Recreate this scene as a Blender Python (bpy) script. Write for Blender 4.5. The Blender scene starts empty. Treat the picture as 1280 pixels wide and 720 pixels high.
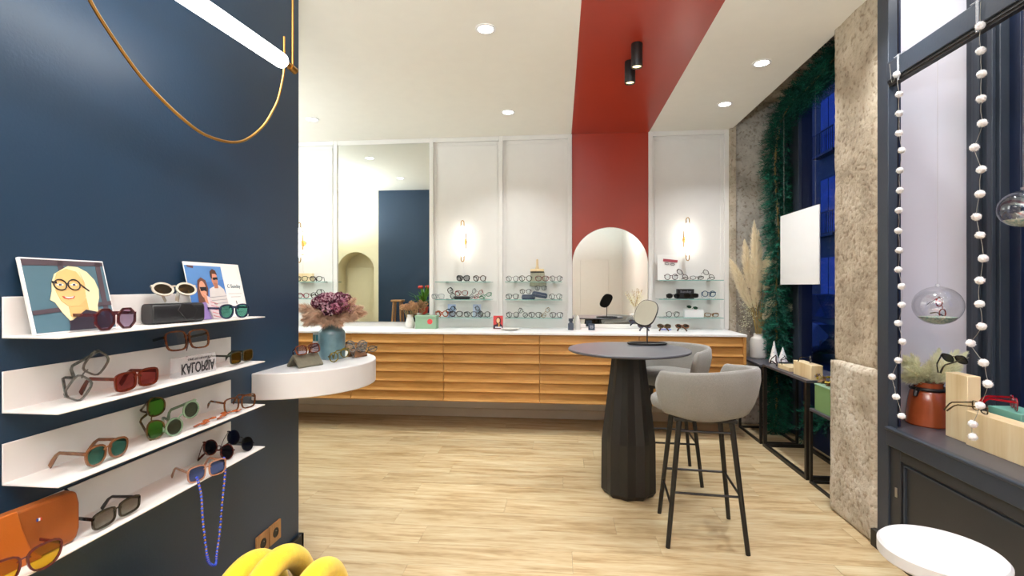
import bpy, bmesh, math, random
from mathutils import Vector, Matrix, Euler, noise
random.seed(7)
PI = math.pi
C = bpy.context.scene.collection
# ---------------------------------------------------------------- camera
YAW = math.atan(60/615); SN = math.sin(YAW); CS = math.cos(YAW); FP = 615.0; EYE = 1.31; HY = 358.0
cd = bpy.data.cameras.new('camera'); cam = bpy.data.objects.new('camera', cd); C.objects.link(cam)
cam.location = (0, 0, EYE); cam.rotation_euler = (PI/2, 0, YAW)
cd.sensor_width = 36; cd.lens = FP/1280*36; cd.shift_y = -(360-HY)/1280*1.0; cd.clip_start = .05
bpy.context.scene.camera = cam
# ---------------------------------------------------------------- world, view
vs = bpy.context.scene.view_settings
bpy.context.scene.display_settings.display_device = 'sRGB'
vs.view_transform = 'Standard'; vs.look = 'None'; vs.gamma = 1; vs.use_curve_mapping = False; vs.exposure = 0.56
w = bpy.data.worlds.new('dusk'); bpy.context.scene.world = w; w.use_nodes = True
w.node_tree.nodes['Background'].inputs[0].default_value = (.045, .10, .40, 1)
w.node_tree.nodes['Background'].inputs[1].default_value = 1.25
# ---------------------------------------------------------------- room lights (energies used by the lamp builders)
DOWN_W = 5.2        # ceiling downlights
TUBE_E = 11.0        # glowing tube of the big pendant
SCONCE_E = 8.0
SPOT_W = 5.0
FILL_GLOBE_E = 7.0  # globes added out of view as fill light
FILL_UP_W = 104.0  # uplighters added out of view to brighten the ceiling
WARM = (.95, .98, 1)

# measured place of a photo point on a real plane (plans were surveyed from the photograph)
def P(x, y, X=None, Y=None, Z=None):
    u = (x-640)/FP; v = (HY-y)/FP; r = (CS*u-SN, CS+SN*u, v)
    t = X/r[0] if X is not None else (Y/r[1] if Y is not None else (Z-EYE)/r[2])
    return Vector((r[0]*t, r[1]*t, EYE+r[2]*t))

# ---------------------------------------------------------------- materials
def lin(h):
    if not isinstance(h, str): return tuple(h)[:3]
    o = []
    for i in (0, 2, 4):
        c = int(h[i:i+2], 16)/255
        o.append(c/12.92 if c <= .04045 else ((c+.055)/1.055)**2.4)
    return tuple(o)
def nn(nt, typ, **k):
    n = nt.nodes.new(typ)
    for a, b in k.items(): setattr(n, a, b)
    return n
def mat(name, col, rough=.5, metal=0, var=.06, scale=12, bump=0, bscale=60, stretch=None, coat=0, sheen=0, col2=None, detail=3, spec=.5):
    m = bpy.data.materials.new(name); m.use_nodes = True; nt = m.node_tree; b = nt.nodes['Principled BSDF']
    c = lin(col); tc = nn(nt, 'ShaderNodeTexCoord'); src = tc.outputs['Object']
    if stretch:
        mp = nn(nt, 'ShaderNodeMapping'); mp.inputs['Scale'].default_value = stretch
        nt.links.new(src, mp.inputs[0]); src = mp.outputs[0]
    nz = nn(nt, 'ShaderNodeTexNoise'); nz.inputs['Scale'].default_value = scale; nz.inputs['Detail'].default_value = detail
    nt.links.new(src, nz.inputs[0])
    cr = nn(nt, 'ShaderNodeValToRGB'); cr.color_ramp.elements[0].position = .3; cr.color_ramp.elements[1].position = .7
    a = lin(col2) if col2 else tuple(x*(1-var) for x in c); d = c if col2 else tuple(min(1, x*(1+var)) for x in c)
    cr.color_ramp.elements[0].color = (*a, 1); cr.color_ramp.elements[1].color = (*d, 1)
    nt.links.new(nz.outputs[0], cr.inputs[0]); nt.links.new(cr.outputs[0], b.inputs['Base Color'])
    b.inputs['Roughness'].default_value = rough; b.inputs['Metallic'].default_value = metal
    b.inputs['Coat Weight'].default_value = coat; b.inputs['Sheen Weight'].default_value = sheen
    b.inputs['Specular IOR Level'].default_value = spec
    if bump:
        n2 = nn(nt, 'ShaderNodeTexNoise'); n2.inputs['Scale'].default_value = bscale; n2.inputs['Detail'].default_value = 4
        nt.links.new(src, n2.inputs[0]); bp = nn(nt, 'ShaderNodeBump'); bp.inputs['Strength'].default_value = bump; bp.inputs['Distance'].default_value = .01
        nt.links.new(n2.outputs[0], bp.inputs['Height']); nt.links.new(bp.outputs[0], b.inputs['Normal'])
    return m
def emit(name, col, e):
    m = bpy.data.materials.new(name); m.use_nodes = True; nt = m.node_tree; nt.nodes.clear()
    o = nn(nt, 'ShaderNodeOutputMaterial'); em = nn(nt, 'ShaderNodeEmission')
    em.inputs[0].default_value = (*lin(col), 1); em.inputs[1].default_value = e; nt.links.new(em.outputs[0], o.inputs[0]); return m
def clear(name, col=(1, 1, 1), refl=1.5, rough=.02, tint=0):
    m = bpy.data.materials.new(name); m.use_nodes = True; nt = m.node_tree; nt.nodes.clear()
    o = nn(nt, 'ShaderNodeOutputMaterial'); t = nn(nt, 'ShaderNodeBsdfTransparent'); g = nn(nt, 'ShaderNodeBsdfGlossy')
    lw = nn(nt, 'ShaderNodeLayerWeight'); lw.inputs[0].default_value = .5; pw = nn(nt, 'ShaderNodeMath', operation='POWER'); pw.inputs[1].default_value = 4.5
    nt.links.new(lw.outputs['Facing'], pw.inputs[0]); fr = nn(nt, 'ShaderNodeMath', operation='MULTIPLY_ADD'); fr.inputs[1].default_value = .75; fr.inputs[2].default_value = (refl-1)*.09
    nt.links.new(pw.outputs[0], fr.inputs[0]); mx = nn(nt, 'ShaderNodeMixShader')
    t.inputs[0].default_value = (*[c**.5 for c in lin(col)], 1); g.inputs['Roughness'].default_value = rough
    nt.links.new(fr.outputs[0], mx.inputs[0]); nt.links.new(t.outputs[0], mx.inputs[1]); nt.links.new(g.outputs[0], mx.inputs[2])
    if tint:
        df = nn(nt, 'ShaderNodeBsdfDiffuse'); df.inputs[0].default_value = (*lin(col), 1); m2 = nn(nt, 'ShaderNodeMixShader'); m2.inputs[0].default_value = tint
        nt.links.new(mx.outputs[0], m2.inputs[1]); nt.links.new(df.outputs[0], m2.inputs[2]); nt.links.new(m2.outputs[0], o.inputs[0])
    else: nt.links.new(mx.outputs[0], o.inputs[0])
    return m
def wood(name, c1, c2, c3, along='X', rough=.45, per_object=.10, grain=1.0, knots=False):
    m = bpy.data.materials.new(name); m.use_nodes = True; nt = m.node_tree; b = nt.nodes['Principled BSDF']
    tc = nn(nt, 'ShaderNodeTexCoord'); oi = nn(nt, 'ShaderNodeObjectInfo')
    va = nn(nt, 'ShaderNodeVectorMath', operation='SCALE'); va.inputs[0].default_value = (13, 7, 5)
    nt.links.new(oi.outputs['Random'], va.inputs['Scale'])
    ad = nn(nt, 'ShaderNodeVectorMath', operation='ADD'); nt.links.new(tc.outputs['Object'], ad.inputs[0]); nt.links.new(va.outputs[0], ad.inputs[1])
    mp = nn(nt, 'ShaderNodeMapping'); s = {'X': (1.1, 10, 10), 'Y': (9, .7, 9), 'Z': (9, 9, .7)}[along]
    mp.inputs['Scale'].default_value = s; nt.links.new(ad.outputs[0], mp.inputs[0])
    n1 = nn(nt, 'ShaderNodeTexNoise'); n1.inputs['Scale'].default_value = 1.6*grain; n1.inputs['Detail'].default_value = 6; n1.inputs['Distortion'].default_value = .6
    n2 = nn(nt, 'ShaderNodeTexNoise'); n2.inputs['Scale'].default_value = 9*grain; n2.inputs['Detail'].default_value = 4
    nt.links.new(mp.outputs[0], n1.inputs[0]); nt.links.new(mp.outputs[0], n2.inputs[0])
    mx = nn(nt, 'ShaderNodeMath', operation='MULTIPLY_ADD'); mx.inputs[1].default_value = .3
    nt.links.new(n2.outputs[0], mx.inputs[0]); 
    m3 = nn(nt, 'ShaderNodeMath', operation='MULTIPLY'); m3.inputs[1].default_value = .7; nt.links.new(n1.outputs[0], m3.inputs[0]); nt.links.new(m3.outputs[0], mx.inputs[2])
    cr = nn(nt, 'ShaderNodeValToRGB'); e = cr.color_ramp.elements; e[0].position = .33; e[0].color = (*lin(c1), 1); e[1].position = .66; e[1].color = (*lin(c3), 1)
    x = e.new(.48); x.color = (*lin(c2), 1)
    nt.links.new(mx.outputs[0], cr.inputs[0])
    hv = nn(nt, 'ShaderNodeHueSaturation'); mr = nn(nt, 'ShaderNodeMapRange'); mr.inputs[3].default_value = 1-per_object; mr.inputs[4].default_value = 1+per_object
    nt.links.new(oi.outputs['Random'], mr.inputs[0]); nt.links.new(mr.outputs[0], hv.inputs['Value']); nt.links.new(cr.outputs[0], hv.inputs['Color'])
    nt.links.new(hv.outputs[0], b.inputs['Base Color']); b.inputs['Roughness'].default_value = rough
    bp = nn(nt, 'ShaderNodeBump'); bp.inputs['Strength'].default_value = .15; bp.inputs['Distance'].default_value = .002
    nt.links.new(n2.outputs[0], bp.inputs['Height']); nt.links.new(bp.outputs[0], b.inputs['Normal'])
    return m
def stone_mat(name, c1, c2, c3):
    m = bpy.data.materials.new(name); m.use_nodes = True; nt = m.node_tree; b = nt.nodes['Principled BSDF']
    tc = nn(nt, 'ShaderNodeTexCoord')
    n1 = nn(nt, 'ShaderNodeTexNoise'); n1.inputs['Scale'].default_value = 5; n1.inputs['Detail'].default_value = 8; n1.inputs['Roughness'].default_value = .65
    n2 = nn(nt, 'ShaderNodeTexNoise'); n2.inputs['Scale'].default_value = 38; n2.inputs['Detail'].default_value = 6
    for n in (n1, n2): nt.links.new(tc.outputs['Object'], n.inputs[0])
    cr = nn(nt, 'ShaderNodeValToRGB'); e = cr.color_ramp.elements; e[0].position = .32; e[0].color = (*lin(c1), 1); e[1].position = .68; e[1].color = (*lin(c3), 1)
    x = e.new(.5); x.color = (*lin(c2), 1); nt.links.new(n1.outputs[0], cr.inputs[0])
    sp = nn(nt, 'ShaderNodeValToRGB'); sp.color_ramp.elements[0].position = .34; sp.color_ramp.elements[0].color = (.35, .26, .18, 1); sp.color_ramp.elements[1].position = .46; sp.color_ramp.elements[1].color = (1, 1, 1, 1)
    nt.links.new(n2.outputs[0], sp.inputs[0])
    mu = nn(nt, 'ShaderNodeMixRGB', blend_type='MULTIPLY'); mu.inputs[0].default_value = .55
    nt.links.new(cr.outputs[0], mu.inputs[1]); nt.links.new(sp.outputs[0], mu.inputs[2]); nt.links.new(mu.outputs[0], b.inputs['Base Color'])
    b.inputs['Roughness'].default_value = .92
    bp = nn(nt, 'ShaderNodeBump'); bp.inputs['Strength'].default_value = .8; bp.inputs['Distance'].default_value = .012
    nt.links.new(n2.outputs[0], bp.inputs['Height']); nt.links.new(bp.outputs[0], b.inputs['Normal'])
    return m
M = {}
M['navy'] = mat('navy_paint', '1e374f', .42, var=.04, scale=3, bump=.05, bscale=120)
M['ceil'] = mat('ceiling_paint', 'efece2', .7, var=.01)
M['white_wall'] = mat('white_wall_paint', 'e6e4e0', .55, var=.01)
M['cream'] = mat('cream_paint', 'e6dcb8', .7, var=.015)
M['grey_wall'] = mat('pale_grey_paint', 'd6d4cc', .6, var=.01)
M['red'] = mat('brick_red_paint', 'a8351f', .30, var=.03, scale=4)
M['lilac'] = mat('lilac_white_panel', 'd9d8e2', .6, var=.02, scale=3)
M['oakfloor'] = wood('oak_floor', '93784f', 'b69f78', 'c7b894', 'X', .42, .075, 1.35)
M['cabwood'] = wood('cabinet_oak', 'a8783a', 'bd8a48', 'cb9b5a', 'X', .45, .06)
M['palewood'] = wood('pale_plywood', 'd8bd8c', 'e3cb9e', 'ead7b0', 'Z', .5, .04)
M['brownwood'] = wood('brown_wood', '8a6238', 'a87c4c', 'b98d5b', 'Z', .5, .05)
M['white'] = mat('white_lacquer', 'ecebea', .35, var=.01)
M['whitemetal'] = mat('white_powder_coat', 'e0dedb', .45, var=.015)
M['drum'] = mat('soft_white_lacquer', 'd2d2d2', .4, var=.01)
M['base'] = mat('beige_skirting', 'd9cfc0', .6, var=.02)
M['black'] = mat('black_metal', '15130f', .45, var=.15, scale=30)
M['blacktable'] = mat('matt_black_steel', '1b1815', .5, var=.1, scale=9)
M['tabletop'] = mat('dark_grey_top', '4a4a50', .38, var=.05, scale=20)
M['darkframe'] = mat('dark_blue_grey_paint', '323a45', .42, var=.06, scale=6, bump=.06, bscale=90)
M['darkblue'] = mat('window_frame_navy', '14203a', .35, var=.1, scale=6)
M['darkpanel'] = mat('dark_lower_panel', '2e3033', .45, var=.06, scale=5)
M['fabric'] = mat('light_grey_fabric', '7f7c75', .95, var=.16, scale=240, bump=.35, bscale=420, sheen=.3)
M['yellow'] = mat('yellow_knit', 'f2cf1d', .85, var=.06, scale=60, bump=.25, bscale=320, sheen=.3)
M['brass'] = mat('brushed_brass', 'b98d4c', .28, 1, var=.06, scale=30)
M['mirror'] = mat('mirror_silver', 'e4e6e2', .008, 1, var=.002)
M['steel'] = mat('satin_steel', 'b5b5b2', .3, 1, var=.05)
M['stone'] = stone_mat('rough_tan_stone', '988a75', 'b5a68f', 'c8bba5')
M['stonegrey'] = stone_mat('rough_grey_stone', '9a948a', 'b8b2a7', 'cdc8bd')
M['stonepale'] = stone_mat('pale_lower_stone', 'a09480', 'bcb09c', 'cdc4b3')
M['glass'] = clear('clear_glass', (1, 1, 1), 1.45)
M['shelfglass'] = clear('green_edge_glass', 'eaf6f3', 1.5, .02, .04)
M['glassedge'] = mat('glass_green_edge', '7fb0a6', .2, var=.03)
M['bubble'] = clear('bubble_glass', (.93, .94, .95), 2.6, .01)
M['acrylic'] = clear('acrylic_block', 'f4f6f8', 1.45, .02, .22)
M['tube'] = emit('glowing_tube', (1, .97, .92), TUBE_E)
M['sconcetube'] = emit('glowing_sconce', (1, .95, .86), SCONCE_E)
M['globe'] = emit('fill_globe_glow', (1, .95, .87), FILL_GLOBE_E)
M['downlight'] = emit('downlight_lens', (1, .97, .92), 12)
M['spotlens'] = emit('warm_spot_lens', (1, .78, .36), 3.0)
M['vase_blue'] = mat('blue_grey_glaze', '6d8c92', .3, var=.2, scale=14, col2='4f6c76', coat=.4)
M['ceramic'] = mat('cream_ceramic', 'dedad2', .35, var=.03)
M['terracotta'] = mat('glazed_terracotta', 'a8522d', .22, var=.14, scale=9, coat=.6)
M['stem'] = mat('dry_stem', 'a88e54', .8, var=.2, scale=30)
M['pine'] = mat('pine_needles', '0f5846', .7, var=.35, scale=14)
M['pine2'] = mat('pine_needles_light', '197256', .7, var=.35, scale=14)
M['leaf'] = mat('green_leaf', '4f8a2e', .5, var=.25, scale=14)
M['pom'] = mat('white_wool', 'f0eeec', .95, var=.03, scale=60, bump=.4, bscale=200, sheen=.5)
M['wire'] = mat('pale_wire', 'a8a49a', .4, .4, var=.05)
M['sagebox'] = mat('sage_green_card', '8fae90', .7, var=.03)
M['mintbox'] = mat('mint_card', '6fa898', .6, var=.03)
M['olivebox'] = mat('olive_green_card', '70925c', .7, var=.03)
M['dot'] = mat('coral_red_print', 'd84848', .6, var=.03)
M['leather_black'] = mat('black_leather', '1a1a1c', .42, var=.1, scale=40, bump=.1, bscale=300)
M['leather_orange'] = mat('orange_leather', 'b05c12', .5, var=.08, scale=9, bump=.05, bscale=300)
M['leather_brown'] = mat('brown_leather', '8c4812', .5, var=.08, scale=9, bump=.05, bscale=300)
M['olivefelt'] = mat('olive_grey_felt', '6a6656', .9, var=.12, scale=50, bump=.2, bscale=300)
M['brownfelt'] = mat('brown_case_leather', '7c5638', .75, var=.14, scale=40)
M['navycase'] = mat('navy_hard_case', '39465a', .5, var=.06)
M['khaki'] = mat('khaki_bristle', 'a8a690', .95, var=.16, scale=12, stretch=(40, 40, 1))
M['paper'] = mat('white_paper', 'efeeea', .7, var=.01)
M['ink'] = mat('black_ink', '16161a', .6, var=.02)
M['seam'] = mat('dark_seam', '5a5852', .7, var=.03)
M['facade'] = mat('street_facade', '6a6864', .9, var=.12, scale=2, bump=.2, bscale=8)
M['asphalt'] = mat('asphalt', '3c3e44', .35, var=.2, scale=4)
M['farpane'] = mat('far_window_pane', '2a4c9a', .12, var=.35, scale=1.2, coat=.5)
M['carpaint'] = mat('dark_car_paint', '1c2a44', .18, .3, var=.05, coat=1)
M['bead_blue'] = mat('blue_bead', '2a4cc8', .2, var=.1, coat=.8)
M['bead_gold'] = mat('gold_bead', 'c09058', .3, .6, var=.1)
M['confetti'] = mat('pastel_gravel', 'd8d4c4', .8, var=.5, scale=110, col2='6c9a92')
M['jade'] = mat('print_teal', '58707a', .6, var=.04)

def fluff(name, col, var=.18, scale=40):
    m = mat(name, col, .95, var=var, scale=scale); nt = m.node_tree; b = nt.nodes['Principled BSDF']; o = nt.nodes['Material Output']
    t = nn(nt, 'ShaderNodeBsdfTranslucent'); mx = nn(nt, 'ShaderNodeMixShader'); mx.inputs[0].default_value = .45
    nt.links.new(b.inputs['Base Color'].links[0].from_socket, t.inputs[0]); nt.links.new(b.outputs[0], mx.inputs[1]); nt.links.new(t.outputs[0], mx.inputs[2]); nt.links.new(mx.outputs[0], o.inputs[0]); return m
M['beigeplume'] = fluff('beige_plume', 'dcc0a8'); M['pampas'] = fluff('cream_pampas', 'fdf2dc', .05); M['pampas2'] = fluff('pale_grass', 'fafae0', .05)
M['hyd'] = [fluff('petal_%s' % n, c, .2, 60) for n, c in (('plum', '7a3c54'), ('pink', 'bb7c92'), ('rose', 'd8b0bc'), ('dusk', '4a2438'), ('green', '8c8458'))]
M['tanpetal'] = fluff('tan_petal', 'c49c76', .25, 60)
_cm = {}
def flat(col, rough=.6):
    k = (col, rough)
    if k not in _cm: _cm[k] = mat('paint_'+col, col, rough, var=.03, scale=30)
    return _cm[k]
_fm = {}
def acetate(col, col2=None):
    k = (col, col2)
    if k not in _fm:
        dk = lambda h: None if h is None else tuple(v*.55 for v in lin(h))
        _fm[k] = mat('acetate_'+col, dk(col), .18, var=.12, scale=70 if col2 else 30, col2=dk(col2), coat=.6)
    return _fm[k]
_lm = {}
def lens(col):
    if col not in _lm: _lm[col] = clear('lens_tint_'+str(col), col if col else 'f2f6f6', 1.4, .02, .05 if col else .0)
    return _lm[col]

# ---------------------------------------------------------------- mesh helpers
class MB:
    def __init__(s): s.v = []; s.f = []; s.mi = []; s.cur = 0
    def add(s, vs_, fs):
        n = len(s.v); s.v += [tuple(v) for v in vs_]; s.f += [tuple(i+n for i in f) for f in fs]; s.mi += [s.cur]*len(fs)
    def box(s, a, b, mt=None):
        x0, y0, z0 = a; x1, y1, z1 = b
        v = [(x0, y0, z0), (x1, y0, z0), (x1, y1, z0), (x0, y1, z0), (x0, y0, z1), (x1, y0, z1), (x1, y1, z1), (x0, y1, z1)]
        if mt: v = [mt @ Vector(p) for p in v]
        s.add(v, [(0, 3, 2, 1), (4, 5, 6, 7), (0, 1, 5, 4), (1, 2, 6, 5), (2, 3, 7, 6), (3, 0, 4, 7)]); return s
    def lathe(s, prof, n=24, c=(0, 0, 0), cap=True):
        vs_ = []; fs = []
        for r, z in prof:
            for k in range(n):
                a = 2*PI*k/n; vs_.append((c[0]+r*math.cos(a), c[1]+r*math.sin(a), c[2]+z))
        for i in range(len(prof)-1):
            for k in range(n):
                k2 = (k+1) % n; fs.append((i*n+k, i*n+k2, (i+1)*n+k2, (i+1)*n+k))
        if cap: fs.append(tuple(range(n-1, -1, -1))); fs.append(tuple((len(prof)-1)*n+k for k in range(n)))
        s.add(vs_, fs); return s
    def tube(s, pts, r, n=8, closed=False, cap=True, sx=1.0):
        pts = [Vector(p) for p in pts]; N = len(pts); rr = r if isinstance(r, (list, tuple)) else [r]*N
        vs_ = []; fs = []; up = None
        for i, p in enumerate(pts):
            if closed: t = pts[(i+1) % N]-pts[i-1]
            else: t = pts[min(i+1, N-1)]-pts[max(i-1, 0)]
            if t.length < 1e-9: t = Vector((0, 0, 1))
            t.normalize()
            if up is None: up = Vector((0, 0, 1)) if abs(t.z) < .9 else Vector((0, 1, 0))
            a = up-t*up.dot(t)
            if a.length < 1e-5: a = Vector((1, 0, 0))-t*t.x
            a.normalize(); up = a; b = t.cross(a)
            for k in range(n):
                q = 2*PI*k/n; vs_.append(p+(a*math.cos(q)+b*math.sin(q)*sx)*rr[i])
        for i in range(N if closed else N-1):
            j = (i+1) % N
            for k in range(n):
                k2 = (k+1) % n; fs.append((i*n+k, i*n+k2, j*n+k2, j*n+k))
        if cap and not closed: fs.append(tuple(range(n-1, -1, -1))); fs.append(tuple((N-1)*n+k for k in range(n)))
        s.add(vs_, fs); return s
    def prism(s, poly, z0, z1, axis='Z', mt=None):
        n = len(poly)
        def q(a, b, c):
            p = {'Z': (a, b, c), 'Y': (a, c, b), 'X': (c, a, b)}[axis]
            return mt @ Vector(p) if mt else p
        vs_ = [q(a, b, z0) for a, b in poly]+[q(a, b, z1) for a, b in poly]
        fs = [tuple(range(n-1, -1, -1)), tuple(range(n, 2*n))]+[(i, (i+1) % n, (i+1) % n+n, i+n) for i in range(n)]
        s.add(vs_, fs); return s
    def loft(s, rings, closed=True, cap=True):
        n = len(rings[0]); vs_ = [p for r in rings for p in r]; fs = []
        for i in range(len(rings)-1):
            for k in range(n if closed else n-1):
                k2 = (k+1) % n; fs.append((i*n+k, i*n+k2, (i+1)*n+k2, (i+1)*n+k))
        if cap: fs.append(tuple(range(n-1, -1, -1))); fs.append(tuple((len(rings)-1)*n+k for k in range(n)))
        s.add(vs_, fs); return s
    def ball(s, c, r, nu=12, nv=8, sq=(1, 1, 1)):
        prof = []; vs_ = []; fs = []
        for i in range(1, nv):
            a = PI*i/nv
            for k in range(nu):
                b = 2*PI*k/nu; vs_.append((c[0]+r*sq[0]*math.sin(a)*math.cos(b), c[1]+r*sq[1]*math.sin(a)*math.sin(b), c[2]-r*sq[2]*math.cos(a)))
        for i in range(nv-2):
            for k in range(nu):
                k2 = (k+1) % nu; fs.append((i*nu+k, i*nu+k2, (i+1)*nu+k2, (i+1)*nu+k))
        b0 = len(vs_); vs_.append((c[0], c[1], c[2]-r*sq[2])); vs_.append((c[0], c[1], c[2]+r*sq[2]))
        for k in range(nu):
            k2 = (k+1) % nu; fs.append((b0, k2, k)); fs.append((b0+1, (nv-2)*nu+k, (nv-2)*nu+k2))
        s.add(vs_, fs); return s
    def mesh(s, name, mats, smooth=35, fix=True):
        me = bpy.data.meshes.new(name); me.from_pydata(s.v, [], s.f)
        for m in (mats if isinstance(mats, (list, tuple)) else [mats]): me.materials.append(m)
        if any(s.mi): me.polygons.foreach_set('material_index', s.mi)
        me.update()
        if fix and len(s.f) < 60000:
            bm = bmesh.new(); bm.from_mesh(me); bmesh.ops.recalc_face_normals(bm, faces=bm.faces); bm.to_mesh(me); bm.free()
        if smooth:
            me.shade_smooth(); me.set_sharp_from_angle(angle=math.radians(smooth))
        return me
    def obj(s, name, mats, parent=None, loc=(0, 0, 0), rot=(0, 0, 0), smooth=35, bevel=0, seg=2, **tags):
        return link(name, s.mesh(name, mats, smooth), parent, loc, rot, bevel, seg, **tags)
def link(name, me, parent=None, loc=(0, 0, 0), rot=(0, 0, 0), bevel=0, seg=2, **tags):
    o = bpy.data.objects.new(name, me); C.objects.link(o); o.location = loc; o.rotation_euler = rot
    if parent: o.parent = parent
    if bevel:
        b = o.modifiers.new('bevel', 'BEVEL'); b.width = bevel; b.segments = seg; b.limit_method = 'ANGLE'; b.angle_limit = .7
    for k, v in tags.items():
        if v: o[k] = v
    return o
def thing(name, label, cat, loc=(0, 0, 0), rz=0, group=None, rot=None):
    o = bpy.data.objects.new(name, None); C.objects.link(o); o.empty_display_size = .05
    o.location = loc; o.rotation_euler = rot or (0, 0, rz); o['label'] = label; o['category'] = cat
    if group: o['group'] = group
    return o
def struct(name, mb, m, parent=None, **k):
    o = mb.obj(name, m, parent, **k)
    if not parent: o['kind'] = 'structure'
    return o
def B(a, b): return MB().box(a, b)
def text(body, size, m, name, parent, loc, rot, ext=.0006, flip=False, squash=1.0, font_bold=False):
    cu = bpy.data.curves.new('text', 'FONT'); cu.body = body; cu.size = size; cu.extrude = ext; cu.align_x = 'CENTER'; cu.align_y = 'CENTER'
    if font_bold: cu.offset = size*.012
    o = bpy.data.objects.new('text', cu); C.objects.link(o); bpy.context.view_layer.update()
    me = bpy.data.meshes.new_from_object(o); bpy.data.objects.remove(o); 
    me.transform(Matrix.Diagonal((squash, -1 if flip else 1, 1, 1))); me.materials.clear(); me.materials.append(m)
    return link(name, me, parent, loc, rot)
def seg(a, b, r, n=8): return MB().tube([a, b], r, n)
def rough_box(a, b, res, amp, mt=None, freq=3.0, sd=0):
    """box with all faces gridded and pushed about by noise (hewn stone)"""
    bm = bmesh.new()
    d = [b[i]-a[i] for i in range(3)]; n = [max(2, int(x/res)) for x in d]
    grid = {}
    def vert(i, j, k):
        if (i, j, k) not in grid:
            p = Vector((a[0]+d[0]*i/n[0], a[1]+d[1]*j/n[1], a[2]+d[2]*k/n[2]))
            c = Vector(((a[0]+b[0])/2, (a[1]+b[1])/2, (a[2]+b[2])/2)); nrm = Vector([(-1 if q == 0 else (1 if q == m_ else 0)) for q, m_ in ((i, n[0]), (j, n[1]), (k, n[2]))])
            e = nrm.length
            if e > 1.1: nrm = nrm*(-.5)   # rounded edges
            s_ = Vector((sd*7.3, 0, 0))
            h = noise.noise(p*freq+s_)*.6+noise.noise(p*freq*3.3+s_)*.3+abs(noise.noise(p*freq*7+s_))*.35
            off = nrm*(h*amp) if e <= 1.1 else nrm*(abs(h)*amp+amp*.5)
            grid[(i, j, k)] = bm.verts.new(p+off)
        return grid[(i, j, k)]
    for ax in range(3):
        u, v = [q for q in range(3) if q != ax]
        for side in (0, n[ax]):
            for i in range(n[u]):
                for j in range(n[v]):
                    idx = []
                    for di, dj in ((0, 0), (1, 0), (1, 1), (0, 1)):
                        q = [0, 0, 0]; q[ax] = side; q[u] = i+di; q[v] = j+dj; idx.append(vert(*q))
                    bm.faces.new(idx)
    bmesh.ops.recalc_face_normals(bm, faces=bm.faces)
    me = bpy.data.meshes.new('stone'); bm.to_mesh(me); bm.free(); me.materials.append(mt); me.shade_smooth(); return me

# ================================================================= SETTING
CH = 2.81; WY = 4.90; BX = -1.28; BY = 2.31; RX = 1.6; GX = 2.11
fl = struct('floor', B((-3.8, -3.2, -.1), (2.2, 5.0, -.012)), M['seam'])
# oak planks, rows of 0.19 m staggered
rnd = random.Random(3); full = None
y = -.02; row = 0
PL = 1.22; PW = .19
pm = {}
while y < WY:
    x = -3.8-rnd.random()*PL
    while x < 2.2:
        x0 = max(x, -3.8); x1 = min(x+PL, 2.2); y1 = min(y+PW, WY)
        if x1-x0 > .03:
            key = (round(x1-x0, 3), round(y1-y, 3))
            if key not in pm:
                pm[key] = B((0, 0, -.012), (key[0]-.0012, key[1]-.0012, 0)).mesh('plank', M['oakfloor'], 0)
            link('plank', pm[key], fl, (x0, y, 0))
        x += PL
    y += PW; row += 1
struct('floor_1', B((-3.8, -3.2, -.012), (2.2, -.02, 0)), M['oakfloor'])

ce = struct('ceiling', B((-3.8, -3.2, CH), (.112, 5.0, CH+.12)), M['ceil'])
MB().box((.862, -3.2, CH), (RX, 5.0, CH+.12)).obj('ceiling_board', M['ceil'], ce)
MB().box((.112, -3.2, CH), (.862, 5.0, CH+.12)).obj('painted_stripe', M['red'], ce)['label'] = 'brick red stripe painted along the white ceiling'
struct('trim_1', B((RX, -3.2, CH), (RX+.03, 4.9, CH+.45)), M['ceil'])
struct('ceiling_1', B((RX, -3.2, 3.22), (2.35, 5.0, 3.3)), M['stonegrey'])

wb = struct('wall_back', B((-3.8, WY, 0), (1.64, 5.05, CH)), M['white_wall'])
# raised mouldings between the panels
for bx_ in (-2.695-.40, -2.306, -1.296, -.587, .098, .875, 1.585):
    B((bx_-.02, WY-.028, .90), (bx_+.02, WY, CH)).obj('batten', M['white_wall'], wb, bevel=.004)
for a, b_ in ((-3.075, -2.326), (-2.286, -1.316), (-1.276, -.607), (-.567, .078), (.895, 1.565)):
    B((a, WY-.028, CH-.045), (b_, WY, CH)).obj('top_rail', M['white_wall'], wb, bevel=.004)
    if a != -2.286:
        for q0, q1 in (((a+.02, .92), (a+.03, CH-.07)), ((b_-.03, .92), (b_-.02, CH-.07)), ((a+.02, CH-.08), (b_-.02, CH-.07))):
            B((q0[0], WY-.008, q0[1]), (q1[0], WY, q1[1])).obj('moulding', M['white_wall'], wb)
B((.118, WY-.006, .90), (.855, WY, CH)).obj('painted_panel', M['red'], wb)['label'] = 'brick red painted panel between the white ones'
struct('baseboard_back', B((-3.8, WY-.018, 0), (1.64, WY, .085)), M['base'], bevel=.003)
# navy block on the left
wl = struct('wall_left', B((-2.83, -3.2, 0), (BX, BY, CH)), M['navy'], bevel=.003)
struct('baseboard_left', MB().box((BX, -3.2, 0), (BX+.016, BY+.016, .09)).box((-2.83, BY, 0), (BX+.016, BY+.016, .09)), M['blacktable'])
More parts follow.
